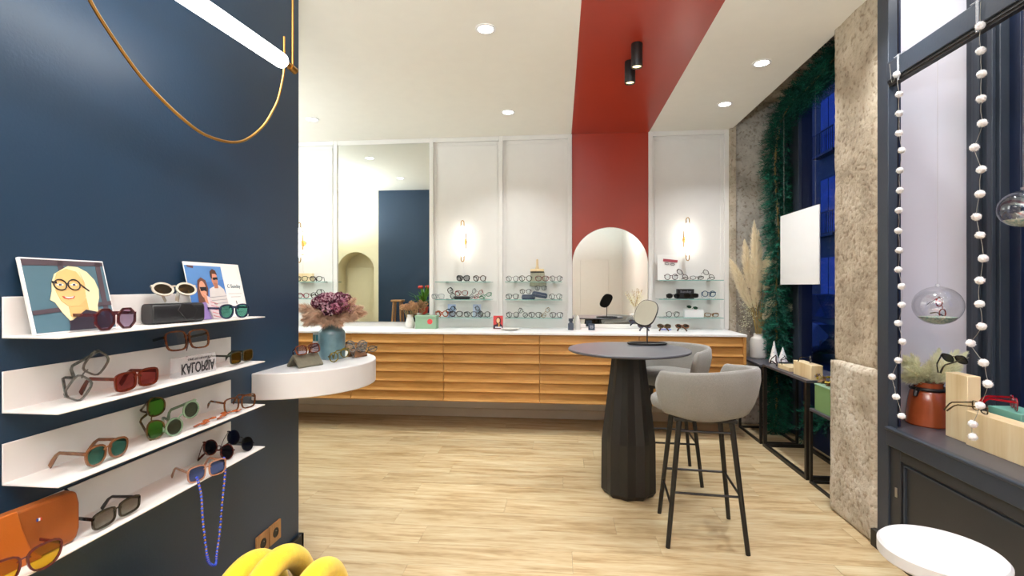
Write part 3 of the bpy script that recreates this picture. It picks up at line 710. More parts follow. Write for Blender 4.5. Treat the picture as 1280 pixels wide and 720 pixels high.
# shelf 2
eyewear('clear grey eyeglasses standing tilted on end on the second shelf', (-1.195, 1.165, A2), R90(80), 'square', GR, None, fold=.7, tl=.10, roll=-.95, lw=.052, lh=.044, th=.0045)
eyewear('russet flat-topped sunglasses with red lenses on the second shelf', (-1.160, 1.25, A2), R90(92), 'flat', ('6a2414', '8a3418'), 'a85450', fold=.08, tl=.105, lw=.058, lh=.050, th=.006)
ab = thing('acrylic_block', 'clear acrylic block with black lettering on the second shelf', 'block', (-1.195, 1.505, A2), R90(83))
B((-.077, -.012, 0), (.077, .012, .062)).obj('block', M['acrylic'], ab, bevel=.001)
text('KALOPSIA', .048, M['ink'], 'lettering', ab, (.004, -.0135, .027), (PI/2, 0, 0), flip=True, squash=.60, font_bold=True)
text('LUNETTES CREATEUR', .0095, M['ink'], 'lettering', ab, (.006, -.0135, .053), (PI/2, 0, 0), flip=True, squash=.9)
eyewear('large square tortoise eyeglasses perched on the acrylic block', (-1.195, 1.485, A2+.062), R90(76), 'square', TO, None, temple=('2a2422', None), fold=.08, tl=.105, lw=.060, lh=.054, th=.0055, pitch=-.2)
eyewear('dark green sunglasses with amber lenses at the right end of the second shelf', (-1.172, 1.715, A2), R90(92), 'flat', ('1e2a20', '3c4a38'), '8a6418', fold=.08, tl=.105, lw=.054, lh=.046, th=.0045)
# shelf 3
eyewear('tan brown round sunglasses with teal lenses on the third shelf', (-1.166, 1.166, A3), R90(92), 'panto', ('8c5a3a', 'a8734c'), '4a8a7c', fold=.08, tl=.105, th=.0055, lw=.048)
eyewear('tortoise sunglasses with bright green lenses standing on end on the third shelf', (-1.185, 1.375, A3), R90(66), 'panto', ('3a2c18', '8a6a2c'), '5aa03c', fold=.6, tl=.11, roll=-PI/2+.03, th=.004)
eyewear('pale green see-through round sunglasses leaning on the third shelf', (-1.158, 1.43, A3), R90(78), 'round', ('9cb898', '7ea080'), '4c5a48', fold=.7, tl=.10, roll=-.62, th=.005, lw=.050)
eyewear('square tortoise eyeglasses at the right end of the third shelf', (-1.168, 1.70, A3), R90(74), 'square', ('5a2a12', 'a0602a'), None, fold=.08, tl=.105, lw=.052, lh=.044, th=.0045)
ch = thing('glasses_chain', 'orange tortoise chain links lying by glasses on the third shelf', 'chain', (-1.165, 1.46, A3+.004))
for k in range(13):
    f = k/12; c0 = Vector((.0+.012*math.sin(k*1.2), .02+f*.19, .003+.003*(k % 2)))
    ring = [c0+Vector((.0065*math.sin(a), .011*math.cos(a), 0 if k % 2 else .004*math.sin(a))) for a in [2*PI*q/12 for q in range(12)]]
    MB().tube(ring, .0024, 6, closed=True).obj('link', acetate('b8501e', 'd87838'), ch)
# shelf 4
oc = thing('glasses_case', 'orange brown leather slip case standing on the lowest shelf', 'case', (-1.20, .93, A4), R90(83))
rr = [(-.165, .002), (.150, .002), (.160, .010), (.166, .03), (.166, .09), (.160, .118), (.150, .124), (-.165, .124)]
MB().prism(rr, -.014, .016, 'Y').obj('body', M['leather_brown'], oc, bevel=.006, seg=3)
MB().prism([(-.166, .0), (.085, .0), (.062, .03), (.045, .085), (.036, .127), (-.166, .127)], -.019, -.012, 'Y').obj('flap', M['leather_orange'], oc, bevel=.003)
MB().tube([(.166, .018, .012), (.168, .018, .06), (.166, .018, .11), (.156, .018, .124)], .003, 6).obj('zip', M['darkblue'], oc)
for q, c_ in enumerate(('2c4a9a', 'eeeeee', 'c43a30')):
    B((.074+q*.0032, -.0158, .086), (.0772+q*.0032, -.0138, .092)).obj('flag_tab', flat(c_), oc)
eyewear('burgundy aviator sunglasses with yellow lenses on the lowest shelf, before the orange case', (-1.128, .935, A4), R90(78), 'aviator', ('5a1420', '7a2028'), 'c8a020', fold=.08, tl=.10, lw=.056, lh=.050, th=.004)
eyewear('black rectangular sunglasses with grey lenses on the lowest shelf', (-1.152, 1.18, A4), R90(90), 'flat', ('191614', '2c241e'), '8c8880', fold=.08, tl=.105, lw=.056, lh=.044, th=.005)
eyewear('pink gold sunglasses with blue lenses and a bead cord, lowest shelf', (-1.128, 1.478, A4), R90(68), 'square', ('c88a68', 'd8a488'), '4a5c8c', fold=.08, tl=.105, lw=.048, lh=.042, th=.0045)
eyewear('brown tortoise round sunglasses lying tilted on the lowest shelf', (-1.185, 1.60, A4), R90(70), 'round', ('4a1c10', '7a3420'), '2c2c28', fold=.6, tl=.11, roll=.5, th=.004, pitch=-.3)
eyewear('black round sunglasses lying tilted at the right end of the lowest shelf', (-1.175, 1.70, A4), R90(70), 'round', BK, '30342e', fold=.6, tl=.11, roll=.62, th=.0035, pitch=-.3)
cdn = thing('bead_cord', 'blue and gold bead glasses cord hanging below the lowest shelf', 'cord', (-1.118, 1.48, A4-.28))
pth = smooth_path([(0, -.060, .308), (.008, -.052, .25), (.008, -.045, .17), (.008, -.030, .07), (.008, -.018, .02), (.008, .012, -.003), (.008, .018, .03), (.008, .033, .10), (.008, .046, .20), (.008, .058, .28), (0, .062, .326)], 12)
MB().tube(pth, .0012, 6).obj('cord', M['bead_gold'], cdn)
beads = [MB().ball((0, 0, 0), .0046, 8, 6).mesh('bead', M['bead_blue']), MB().ball((0, 0, 0), .0032, 8, 6).mesh('bead', M['bead_gold'])]
for k, p in enumerate(pth[1:-1]):
    link('bead', beads[k % 2], cdn, p)

# portrait and poster
def board(name, lab, cat, y0, z0, W, H, xb, xt, m):
    th_ = math.atan2(abs(xt-xb), H)
    t = bpy.data.objects.new(name, None); C.objects.link(t); t['label'] = lab; t['category'] = cat
    # local: x to +Y world, y up, z out to +X
    Rm = Matrix(((0, -math.sin(th_), math.cos(th_)), (1, 0, 0), (0, math.cos(th_), math.sin(th_))))
    t.matrix_world = Matrix.Translation((xb, y0, z0)) @ Rm.to_4x4()
    return t
def poly(pts, z, m, name, parent): return MB().prism(pts, z, z+.0006, 'Z').obj(name, m, parent, smooth=0)
def ell(cx_, cy_, a, b, n=24, a0=0, a1=2*PI): return [(cx_+a*math.cos(a0+(a1-a0)*k/n), cy_+b*math.sin(a0+(a1-a0)*k/n)) for k in range(n)]
pt = board('portrait_print', 'framed illustration of a smiling blonde woman in black glasses, on the top shelf', 'picture', 1.037, A1+.001, .215, .19, -1.222, -1.268, None)
B((0, 0, -.008), (.215, .190, 0)).obj('frame', M['white'], pt, bevel=.001)
def pp(u, v): return (.004+u*.207, .004+(1-v)*.182)      # 0..1 of the print
def PG(l, z, c_, nm='print'): return poly([pp(u, v) for u, v in l], z, flat(c_), nm, pt)
PG([(0, 0), (1, 0), (1, 1), (0, 1)], .0, '4a6a78', 'background')
PG([(0, 0), (1, 0), (1, .06), (0, .09)], .0007, '4c4048'); PG([(.40, 0), (.47, 0), (.47, 1), (.40, 1)], .0007, '4c4048')
PG([(.89, 0), (.96, 0), (.94, 1), (.87, 1)], .0007, '4c4048'); PG([(0, .70), (1, .60), (1, .66), (0, .76)], .0014, '4c4048')
hair = [(.42, .14), (.52, .08), (.64, .09), (.75, .16), (.83, .28), (.86, .42), (.84, .55), (.80, .66), (.78, .80), (.66, .84), (.40, .86), (.33, .74), (.27, .60), (.22, .56), (.26, .44), (.28, .32), (.33, .20)]
PG(hair, .0021, 'e8dcae', 'hair')
for q in range(0):
    a = q*.62; PG([(.55+.28*math.cos(a)*.9, .34-.27*math.sin(a)*.9), (.55+.335*math.cos(a+.07), .34-.31*math.sin(a+.07)), (.55+.28*math.cos(a+.2)*.9, .34-.27*math.sin(a+.2)*.9)], .0021, 'e8dcae', 'hair')
PG([(.42, .55), (.66, .55), (.68, .80), (.52, .86), (.42, .80)], .0028, 'd8b070', 'neck')
PG([(.36, .18), (.48, .12), (.60, .16), (.67, .30), (.68, .46), (.64, .58), (.54, .66), (.42, .66), (.34, .58), (.30, .44), (.31, .30)], .0035, 'e0b878', 'face')
PG([(.64, .16), (.74, .26), (.78, .44), (.72, .62), (.66, .76), (.66, .50), (.68, .34)], .0042, 'e8dcae', 'hair')
PG([(.36, .515), (.44, .525), (.52, .515), (.50, .55), (.43, .565), (.38, .55)], .0042, 'c0503c', 'mouth'); PG([(.385, .522), (.44, .53), (.50, .522), (.485, .54), (.43, .548), (.40, .54)], .0049, 'f4efe8', 'teeth')
PG([(.36, 1.0), (.40, .88), (.50, .80), (.62, .72), (.76, .76), (.86, .86), (.92, 1.0)], .0049, '2c2634', 'jacket')
for ex in (.365, .535):
    PG([(ex-.05, .355), (ex, .33), (ex+.05, .355), (ex, .375)], .0042, 'f0ece4', 'eye'); PG([(ex-.015, .34), (ex+.015, .34), (ex+.015, .368), (ex-.015, .368)], .0049, '3a3c5a', 'iris')
    ring = [(*pp(ex+.075*math.cos(a), .355+.075*math.sin(a)), .0055) for a in [2*PI*k/24 for k in range(24)]]
    MB().tube(ring, .0016, 5, closed=True).obj('drawn_glasses', M['ink'], pt)
PG([(.43, .33), (.475, .33), (.475, .345), (.43, .345)], .0049, '16161a'); PG([(.60, .32), (.72, .44), (.71, .46), (.60, .345)], .0049, '16161a')
PG([(.27, .30), (.33, .31), (.33, .34), (.27, .33)], .0049, '16161a')

p2 = board('couple_poster', 'white poster with a photo of two people in sunglasses, leaning on the top shelf', 'poster', 1.545, A1+.001, .285, .205, -1.222, -1.268, None)
B((0, 0, -.004), (.285, .205, 0)).obj('card', M['paper'], p2)
def pq(u, v): return (u*.285, (1-v)*.205)
def QG(l, z, c_, nm='print'): return poly([pq(u, v) for u, v in l], z, flat(c_), nm, p2)
QG([(.0, .06), (.63, .06), (.63, 1), (.0, 1)], .0, '5a8cc8', 'photo_background'); QG([(.0, .40), (.63, .30), (.63, .7), (.0, .8)], .0007, '4a7cc0', 'sea')
QG([(.03, .06), (.14, .07), (.13, .11), (.04, .09)], .0014, '5a4048', 'branch')
QG([(.34, .47), (.40, .44), (.52, .40), (.60, .48), (.63, .62), (.63, 1), (.26, 1)], .0014, 'd6d0cc', 'striped_shirt')
for q in range(6): QG([(.30, .62+q*.06), (.62, .60+q*.06), (.62, .607+q*.06), (.30, .627+q*.06)], .0021, '8c8894', 'stripe')
QG(([(.46+.055*math.cos(a), .29+.15*math.sin(a)) for a in [2*PI*k/16 for k in range(16)]]), .0021, 'd09078', 'face'); QG([(.43, .36), (.50, .36), (.50, .46), (.43, .46)], .0021, 'c48468', 'neck')
QG([(.395, .26), (.40, .16), (.45, .11), (.50, .14), (.52, .22), (.48, .20), (.43, .20), (.415, .30)], .0028, '5a3828', 'hair')
QG([(.425, .27), (.515, .26), (.51, .31), (.475, .30), (.465, .31), (.43, .31)], .0035, '1c1c20', 'dark_glasses')
QG([(.12, .50), (.16, .32), (.22, .27), (.29, .32), (.31, .46), (.28, .60), (.22, .80), (.14, 1), (.09, 1)], .0028, '6a4438', 'long_hair')
QG(([(.215+.055*math.cos(a), .48+.15*math.sin(a)) for a in [2*PI*k/16 for k in range(16)]]), .0035, 'dc9c80', 'face')
QG([(.165, .44), (.275, .44), (.27, .52), (.225, .50), (.21, .51), (.17, .51)], .0042, '1c1c24', 'dark_glasses')
QG([(.20, .55), (.30, .62), (.38, .80), (.44, 1), (.26, 1), (.22, .72)], .0035, 'd8c8cc', 'sleeve'); QG([(.12, .72), (.22, .70), (.30, 1), (.10, 1)], .0035, '8c74b0', 'lilac_top'); QG([(.20, .56), (.25, .60), (.26, .74), (.21, .70)], .0042, 'd89878', 'hand')
for q in range(5): QG([(.30, .70+q*.06), (.42, .74+q*.06), (.42, .75+q*.06), (.30, .71+q*.06)], .0042, 'd06a70', 'red_stripe')
text('C Sunday', .020, M['jade'], 'lettering', p2, (.232, .118, .001), (0, 0, 0), ext=.0003)
QG([(.68, .56), (.95, .56), (.95, .565), (.68, .565)], .0, '9a9a9a'); QG([(.72, .62), (.91, .62), (.91, .628), (.72, .628)], .0, 'a8a8a8'); QG([(.80, .70), (.815, .70), (.815, .76), (.80, .76)], .0, '6a6a6a'); QG([(.805, .80), (.82, .80), (.82, .88), (.805, .88)], .0, '5a5a5a'); QG([(.74, .91), (.89, .91), (.89, .918), (.74, .918)], .0, 'a8a8a8')

# sockets
for x0, ya, lab in ((0, 2.003, 'wooden power socket plate low on the navy wall, left of two'), (0, 2.097, 'wooden power socket plate low on the navy wall, right of two')):
    t = thing('power_socket', lab, 'socket', (BX, ya, .205), 0, 'wooden socket plates')
    B((0, -.043, -.043), (.009, .043, .043)).obj('plate', M['brownwood'], t, bevel=.0015)
    MB().lathe([(.021, 0), (.021, .011), (.017, .011), (.017, .0093)], 20).obj('socket_insert', M['black'], t, (0, 0, 0), (0, PI/2, 0))
    MB().tube([(.009, 0, .008), (.014, 0, .008)], .0025, 8).obj('earth_pin', M['steel'], t)

# ================================================================= ROUNDED SHELF AT THE WALL CORNER
HZ = .947
mb = MB(); cx0, cy0, rr_ = BX-.005, 2.305, .372
arc = [(cx0+rr_*math.cos(a), cy0+rr_*math.sin(a)) for a in [-PI/2+(1.5*PI)*k/60 for k in range(61)]]
pl = [(BX, BY), (BX, arc[0][1])]+[p for p in arc if p[0] > BX or p[1] > BY]+[(arc[-1][0], BY)]
MB().prism(pl, HZ-.112, HZ).obj('rounded_shelf', M['drum'], None, bevel=.004, smooth=25, label='thick white rounded shelf wrapping the corner of the navy wall', category='shelf')
vx, vy = -1.147, 2.385
vz = thing('vase', 'blue grey glazed vase with dark drips on the rounded white shelf', 'vase', (vx, vy, HZ))
MB().lathe([(.001, 0), (.058, 0), (.063, .006), (.065, .02), (.065, .125), (.062, .138), (.050, .152), (.040, .163), (.038, .175), (.041, .186), (.036, .186), (.034, .17), (.04, .15), (.056, .12), (.056, .01), (.001, .008)], 40, cap=False).obj('body', M['vase_blue'], vz)
# dried bouquet
def petals(mb, c, r, n, size, rnd, flat_=.9):
    for _ in range(n):
        v = Vector((rnd.gauss(0, 1), rnd.gauss(0, 1), rnd.gauss(0, 1))).normalized()
        p = Vector(c)+Vector((v.x*r, v.y*r, v.z*r*flat_))*(rnd.uniform(.82, 1.05))
        a = v.cross(Vector((rnd.random(), rnd.random(), rnd.random()))).normalized(); b = v.cross(a); s_ = size*rnd.uniform(.7, 1.3)
        mb.add([p-a*s_, p+b*s_*.8+v*s_*.5, p+a*s_, p-b*s_*.8+v*s_*.5], [(0, 1, 2, 3)])
def plume(mb, base, tip, r, n, rnd, hl=.03, wid=.0007, droop=.0, soft=.35):
    base = Vector(base); tip = Vector(tip); ax = (tip-base); Ln = ax.length; ax.normalize()
    e1 = ax.orthogonal().normalized(); e2 = ax.cross(e1)
    for _ in range(n):
        f = rnd.random(); env = math.sin(PI*min(1, f*.86+.14))**.7
        q = rnd.random()*2*PI; out = e1*math.cos(q)+e2*math.sin(q)
        p = base+ax*(f*Ln)+Vector((0, 0, -droop*f*f))+out*r*env*.25*rnd.random()
        d = (out*(.55+rnd.random()*.5)*env+ax*(.9+rnd.random()*.4)).normalized()
        hh = hl*(.6+.6*rnd.random())*(.45+.55*env)
        d2 = (d+Vector((0, 0, -soft))).normalized(); m1 = p+d*hh*.5; m2 = m1+d2*hh*.5
        s_ = d.cross(Vector((rnd.random()-.5, rnd.random()-.5, rnd.random()-.5))).normalized()*wid
        mb.add([p-s_, p+s_, m1+s_*1.3, m1-s_*1.3, m2], [(0, 1, 2, 3), (3, 2, 4)])
bq = thing('dried_bouquet', 'dried plum hydrangeas and beige plumes standing in the blue grey vase', 'dried flowers', (vx, vy, HZ+.15))
rn = random.Random(11)
for k in range(24):
    a = rn.uniform(0, 2*PI); rd = rn.uniform(.0, 1)**.5
    c_ = (.098*rd*math.cos(a)*1.05+.008, .085*rd*math.sin(a), .150-.055*rd*rd+rn.uniform(-.012, .016))
    cc = [MB() for _ in range(1)][0]
    mm = [M['hyd'][rn.choice((0, 1, 2, 0, 3))], M['hyd'][rn.choice((1, 2, 4, 0))]]
    for q in range(2): cc.cur = q; petals(cc, c_, .033, 85, .0068, rn)
    cc.obj('flower_head', mm, bq, smooth=0)
    MB().tube([(c_[0]*.12, c_[1]*.12, -.06), (c_[0]*.5, c_[1]*.5, .06), c_], .0016, 5).obj('stem', M['stem'], bq)
for k, (tx, ty, tz) in enumerate([(-.19, -.02, .07), (-.17, .03, .02), (-.14, -.06, .02), (-.11, -.09, .0), (-.16, -.05, .09), (-.07, -.10, .01), (.0, -.10, .0), (.06, -.09, .01), (.11, -.05, .03), (.19, -.02, .08), (.19, .03, .05), (.17, -.05, .03), (.03, -.11, .02), (-.05, -.11, .03), (-.12, -.08, .04), (.10, -.09, .0), (-.10, .08, .05), (.0, .1, .04), (.08, .09, .05), (-.05, -.09, .05), (.15, -.03, .12)]):
    pm_ = MB(); plume(pm_, (tx*.25, ty*.25, .045), (tx*.85, ty*.9, tz+.045), .045, 700, rn, .040, .0008, .02, .5)
    pm_.obj('plume', M['beigeplume'], bq, smooth=0)
# tent case left + glasses, card behind
def tent(loc, rz, w_, h_, L_, m, lab):
    t = thing('glasses_case', lab, 'case', loc, rz)
    for s_ in (-1, 1):
        MB().prism([(s_*.0, h_), (s_*.006, h_), (s_*w_, .008), (s_*(w_-.002), 0), (s_*(w_-.010), .0), (s_*0, h_-.016)], -L_/2, L_/2, 'Y').obj('side_flap', m, t, bevel=.003)
    return t
tent((-1.158, 2.145, HZ), R90(-27), .047, .056, .125, M['olivefelt'], 'olive grey felt case folded as a tent, left of the blue vase')
eyewear('tortoise sunglasses with pale lenses on top of the olive grey tent case', (-1.132, 2.13, HZ+.030), R90(60), 'square', ('4a1c10', 'a8582a'), 'a89aa0', fold=.3, tl=.07, lw=.046, lh=.036, th=.005, pitch=-.35, roll=-.06)
cdx = thing('sample_card', 'small cream card with blue and ochre swatches behind the vase', 'card', (-1.245, 2.47, HZ))
B((-.05, -.0015, 0), (.05, .0015, .125)).obj('card', M['paper'], cdx, rot=(-.08, 0, 0))
for q, c_ in enumerate(('5a7a70', '3a8c9c', 'b89a3a', '3a6ab0', '2a7a8c')): B((-.042+q*.017, -.0005-.0095, .078), (-.042+q*.017+.015, .0005-.0095+.0005, .11)).obj('swatch', flat(c_), cdx, rot=(0, 0, 0))
for q in range(4): B((-.040, -.0045+q*.0012-.0028, .062-q*.012), (.030-q*.008, -.0045+q*.0012-.002, .065-q*.012)).obj('printed_line', flat('6a6a66'), cdx)
tent((-1.045, 2.455, HZ), R90(-25), .035, .042, .080, M['brownfelt'], 'small brown case folded as a tent, right of the blue vase')
eyewear('black and grey eyeglasses on top of the small brown tent case', (-1.045, 2.44, HZ+.026), R90(15), 'round', BK, None, fold=.8, tl=.06, lw=.044, pitch=-.2, th=.0045)
eyewear('yellow and black tortoise eyeglasses at the foot of the blue vase', (-1.055, 2.285, HZ), R90(60), 'round', ('1c1a14', 'c8b020'), None, fold=.8, tl=.08, roll=-.25, lw=.044, th=.0045)
eyewear('grey marbled eyeglasses lying low at the edge of the rounded shelf', (-1.0, 2.36, HZ), R90(50), 'round', ('5a5048', 'a89c90'), None, fold=.8, tl=.08, pitch=-.7, lw=.042, th=.0045)
eyewear('small black wire eyeglasses at the far edge of the rounded shelf', (-.985, 2.44, HZ), R90(30), 'oval', BK, None, fold=.9, tl=.07, pitch=-.6, lw=.04, lh=.03, th=.003)

# ================================================================= ROUND BAR TABLE
tx, ty = .435, 3.20
tt = thing('bar_table', 'round dark bar table on a faceted black column', 'table', (tx, ty, 0))
n_ = 10
rings = []
for r, z in ((.155, .0), (.176, .03), (.176, .10), (.174, .34), (.104, .895)):
    ring = []
    for k in range(n_*2):
        a = PI*2*k/(n_*2)+.15; q = r*(1.0 if k % 2 == 0 else .905); ring.append((q*math.cos(a), q*math.sin(a), z))
    rings.append(ring)
MB().loft(rings).obj('column', M['blacktable'], tt, smooth=0, bevel=.002)
MB().lathe([(.001, .897), (.375, .897), (.382, .902), (.382, .909), (.378, .913), (.001, .913)], 72, cap=False).obj('tabletop', M['tabletop'], tt)
ml = thing('table_mirror', 'small black oval swivel mirror standing on the round bar table', 'mirror', (.592, 3.43, .913))
rp = ell(0, 0, .130, .062, 36)
MB().prism(ell(0, 0, .128, .062, 40), 0, .006).obj('tray', M['black'], ml, bevel=.002)
MB().tube([(x, y, .010) for x, y in rp], .006, 6, closed=True).obj('tray_rim', M['black'], ml)
MB().tube([(0, 0, .006), (0, 0, .205)], .0045, 10).obj('pole', M['black'], ml)
hd = MB(); sq = []
for k in range(40):
    a = 2*PI*k/40; p = 2.7; r = (abs(math.cos(a))**p+abs(math.sin(a))**p)**(-1/p); sq.append((r*math.cos(a)*.074, r*math.sin(a)*.098))
hrot = (-.5, .22, -.5)
ho = hd.prism(sq, -.006, .006, 'Y').obj('mirror_housing', M['black'], ml, (-.008, 0, .215), hrot, bevel=.002)
MB().prism([(a*.94, b*.94) for a, b in sq], -.0085, -.0062, 'Y').obj('mirror_pane', M['mirror'], ho, smooth=0)

# ================================================================= BAR STOOLS (seat opens to local -X)
def stool(lab, loc, rz, seat_rz):
    t = thing('bar_stool', lab, 'stool', loc, rz, 'grey upholstered bar stools at the round table')
    # shell: U swept outline, thick padded wall
    N = 44; rings = []
    def plan(s_, rx, ry):      # s_ from 0..1 around the U, starting front left(+y) going round the back(+x)
        a = s_*PI                      # 0..pi
        p = 3.0
        ang = PI/2-a                    # +90 .. -90 deg
        c_, q_ = math.cos(ang), math.sin(ang)
        r = (abs(c_)**p+abs(q_)**p)**(-1/p)
        return r*c_*rx, r*q_*ry
    ss = [i/N for i in range(N+1)]
    pts = []
    for s_ in ss:
        pts.append(plan(s_, 1, 1))
    # add straight arms forward
    arms = [(-.40+.40*i/9, 1) for i in range(9)]
    U = arms+pts+[(x, -y) for x, y in arms[::-1]]
    m = len(U); prof_n = 14
    for i, (ux, uy) in enumerate(U):
        e = min(i, m-1-i)/8.0                          # 0 at the arm tips
        eh = min(1, e); top = .878+.022*max(0, ux)-.07*max(0, 1-e*1.6)**2
        bot = .645
        wth = .040 if e > .3 else .030+.01*e/.3
        ring = []
        for k in range(prof_n):
            a = 2*PI*k/prof_n
            p = 3.4; c_, q_ = math.cos(a), math.sin(a); r = (abs(c_)**p+abs(q_)**p)**(-1/p)
            off = r*c_*wth/2; z = (top+bot)/2+r*q_*(top-bot)/2
            f = (z-bot)/(.90-bot)                        # flare outwards with height, tucked at the bottom
            tuck = .80+.20*min(1, max(0, f)*1.6)**.6+.03*f
            nx, ny = (ux, uy) if ux > 0 else (0, math.copysign(1, uy))
            l = math.hypot(nx, ny) or 1
            ring.append((.015+ux*.215*tuck+nx/l*off+(.01*f if ux > .3 else 0), uy*.235*tuck+ny/l*off, z))
        rings.append(ring)
    MB().loft(rings).obj('shell', M['fabric'], t, (0, 0, 0), (0, 0, seat_rz), smooth=60)
    # cushion
    rr2 = []
    for z, k in ((.640, .60), (.648, .86), (.662, .97), (.690, 1.0), (.712, .985), (.722, .93), (.728, .75), (.730, .35)):
        ring = []
        for q in range(40):
            a = 2*PI*q/40; p = 3.4; r = (abs(math.cos(a))**p+abs(math.sin(a))**p)**(-1/p); ring.append((-.012+r*math.cos(a)*.222*k, r*math.sin(a)*.205*k, z))
        rr2.append(ring)
    MB().loft(rr2).obj('seat', M['fabric'], t, (0, 0, 0), (0, 0, seat_rz), smooth=60)
    B((-.15, -.15, .625), (.15, .15, .643)).obj('seat_plate', M['black'], t, bevel=.004)
    feet = {}
    for sx_ in (-1, 1):
        for sy_ in (-1, 1):
            a = Vector((sx_*.125, sy_*.135, .632)); b = Vector((sx_*.188, sy_*.192, .0)); feet[(sx_, sy_)] = (a, b)
            MB().tube([a, b], [.0145, .0115], 12).obj('leg', M['black'], t)
    def at(k, z): a, b = feet[k]; f = (a.z-z)/(a.z-b.z); return a+(b-a)*f
    for k1, k2, z in (((-1, -1), (-1, 1), .20), ((-1, -1), (1, -1), .27), ((-1, 1), (1, 1), .27), ((1, -1), (1, 1), .27)):
        MB().tube([at(k1, z), at(k2, z)], .0065, 8).obj('foot_rail', M['black'], t)
    MB().tube([at((-1, -1), .575), at((1, -1), .575)], .0065, 8).obj('upper_rail', M['black'], t)
    return t
stool('light grey upholstered bar stool, the nearer one, seen from behind its backrest', (.742, 2.705, 0), R90(-5), R90(-52))
stool('light grey upholstered bar stool behind the round table, facing the viewer', (.745, 3.515, 0), R90(-3), R90(48))

# ================================================================= WHITE DRUM TABLE, YELLOW POUF
wt = thing('side_table', 'round white pedestal table in the lower right corner', 'table', (1.245, 1.745, 0))
MB().lathe([(.001, .40), (.162, .40), (.170, .408), (.170, .442), (.162, .450), (.001, .450)], 72, cap=False).obj('tabletop', M['drum'], wt)
MB().lathe([(.001, 0), (.15, 0), (.152, .01), (.13, .02), (.06, .10), (.045, .22), (.06, .33), (.13, .399), (.001, .399)], 48, cap=False).obj('pedestal', M['drum'], wt)
pf = thing('yellow_pouf', 'yellow seat made of thick bent padded tubes by the navy wall', 'pouf', (-.90, 1.475, 0))
for k, (px_, r_, top, y0_) in enumerate(((-.120, .195, .432, .03), (-.015, .215, .458, .02), (.105, .185, .405, .05))):
    zc_ = .18
    pts = [(px_, y0_-r_, .05), (px_, y0_-r_, zc_*.6)]
    pts += [(px_, y0_-r_*math.cos(PI*q/16), zc_+(top-.039-zc_)*math.sin(PI*q/16)) for q in range(17)]
    pts += [(px_, y0_+r_, zc_*.6), (px_, y0_+r_, .05)]
    MB().tube(smooth_path(pts, 2), .039, 20).obj('padded_tube', M['yellow'], pf, smooth=60)
MB().tube([(-.14+.0, -.10, .06), (.14, -.10, .06)], .058, 18).obj('padded_tube', M['yellow'], pf, smooth=60)
MB().tube([(-.14+.0, .12, .06), (.14, .12, .06)], .058, 18).obj('padded_tube', M['yellow'], pf, smooth=60)
B((-.12, -.12, .12), (.12, .16, .32)).obj('dark_gap_cushion', M['leather_black'], pf, bevel=.05, seg=4)  # kept black to paint the shade in the gap under the tubes

# ================================================================= ITEMS ON THE BACK COUNTER AND GLASS SHELVES
YS = 4.755
def bx_at(px, y=YS): return P(px, 380, Y=y).x
def shelf_specs(px, z, lab, **k):
    k.setdefault('n', 16); k.setdefault('tl', .10); k.setdefault('fold', .25)
    return eyewear(lab, (bx_at(px), YS, z+.0005), k.pop('rz', 0), group=None, **k)
RA, RB_, RC = 1.357, 1.184, 1.007
# bay A
shelf_specs(579, RA, 'thick black eyeglasses on the top shelf under the lit sconce', shape='cat', frame=BK, lenscol='b0b0b0', th=.005, kind='eyeglasses')
shelf_specs(599.5, RA, 'brown tortoise round eyeglasses at the right of the top shelf, left bay', shape='round', frame=BR, th=.0045)
shelf_specs(547.5, RB_, 'clear crystal eyeglasses at the left end of the middle shelf, left bay', shape='square', frame=('c8c8d0', None), th=.003)
shelf_specs(561.5, RB_, 'black eyeglasses standing on end on the middle shelf, left bay', shape='square', frame=('1c1812', '4a3a28'), roll=1.1, lw=.044, th=.004)
def slabcase(px, z, w_, d_, h_, m, lab, y=YS, rz=0, roll=0):
    t = thing('glasses_case', lab, 'case', (bx_at(px, y), y, z), rz)
    rg = []
    for q in range(28):
        a = 2*PI*q/28; p = 3.0; r = (abs(math.cos(a))**p+abs(math.sin(a))**p)**(-1/p); rg.append((r*math.cos(a), r*math.sin(a)))
    lo_, up_ = [], []
    for f, k in ((0, .86), (.25, .98), (.48, 1.0)): lo_.append([(a*w_/2*k, b*d_/2*k, f*h_) for a, b in rg])
    for f, k in ((.52, 1.0), (.8, .95), (1.0, .80)): up_.append([(a*w_/2*k, b*d_/2*k, f*h_) for a, b in rg])
    MB().loft(lo_).obj('lower_shell', m, t, rot=(0, roll, 0), smooth=50); MB().loft(up_).obj('lid', m, t, rot=(0, roll, 0), smooth=50)
    return t
slabcase(577.5, RB_, .165, .06, .030, M['leather_black'], 'black case lying on the middle shelf under red eyeglasses')
shelf_specs(577, RB_+.031, 'red eyeglasses on top of the black case, left bay', shape='panto', frame=('b8443c', None), th=.0035)
shelf_specs(593, RB_, 'black thin eyeglasses leaning on edge, middle shelf of the left bay', shape='oval', frame=('2c2c30', None), roll=-1.1, th=.0025, lh=.03, lw=.044)
shelf_specs(600, RB_, 'red eyeglasses leaning on edge, middle shelf of the left bay', shape='oval', frame=('b83a34', None), roll=-.8, th=.003, lh=.03, lw=.044)
shelf_specs(608, RB_, 'bright green eyeglasses at the right of the middle shelf, left bay', shape='oval', frame=('3aa068', None), roll=-.35, th=.0035, lh=.03)
shelf_specs(552.5, RC, 'orange red eyeglasses at the left end of the bottom shelf, left bay', shape='round', frame=('c8502c', 'e07848'), th=.0055)
shelf_specs(570, RC, 'dark brown round eyeglasses, second on the bottom shelf, left bay', shape='panto', frame=('2a1812', '5a3420'), th=.005)
shelf_specs(588.0, RC, 'black and burgundy eyeglasses, third on the bottom shelf, left bay', shape='panto', frame=('2a1c20', None), th=.004)
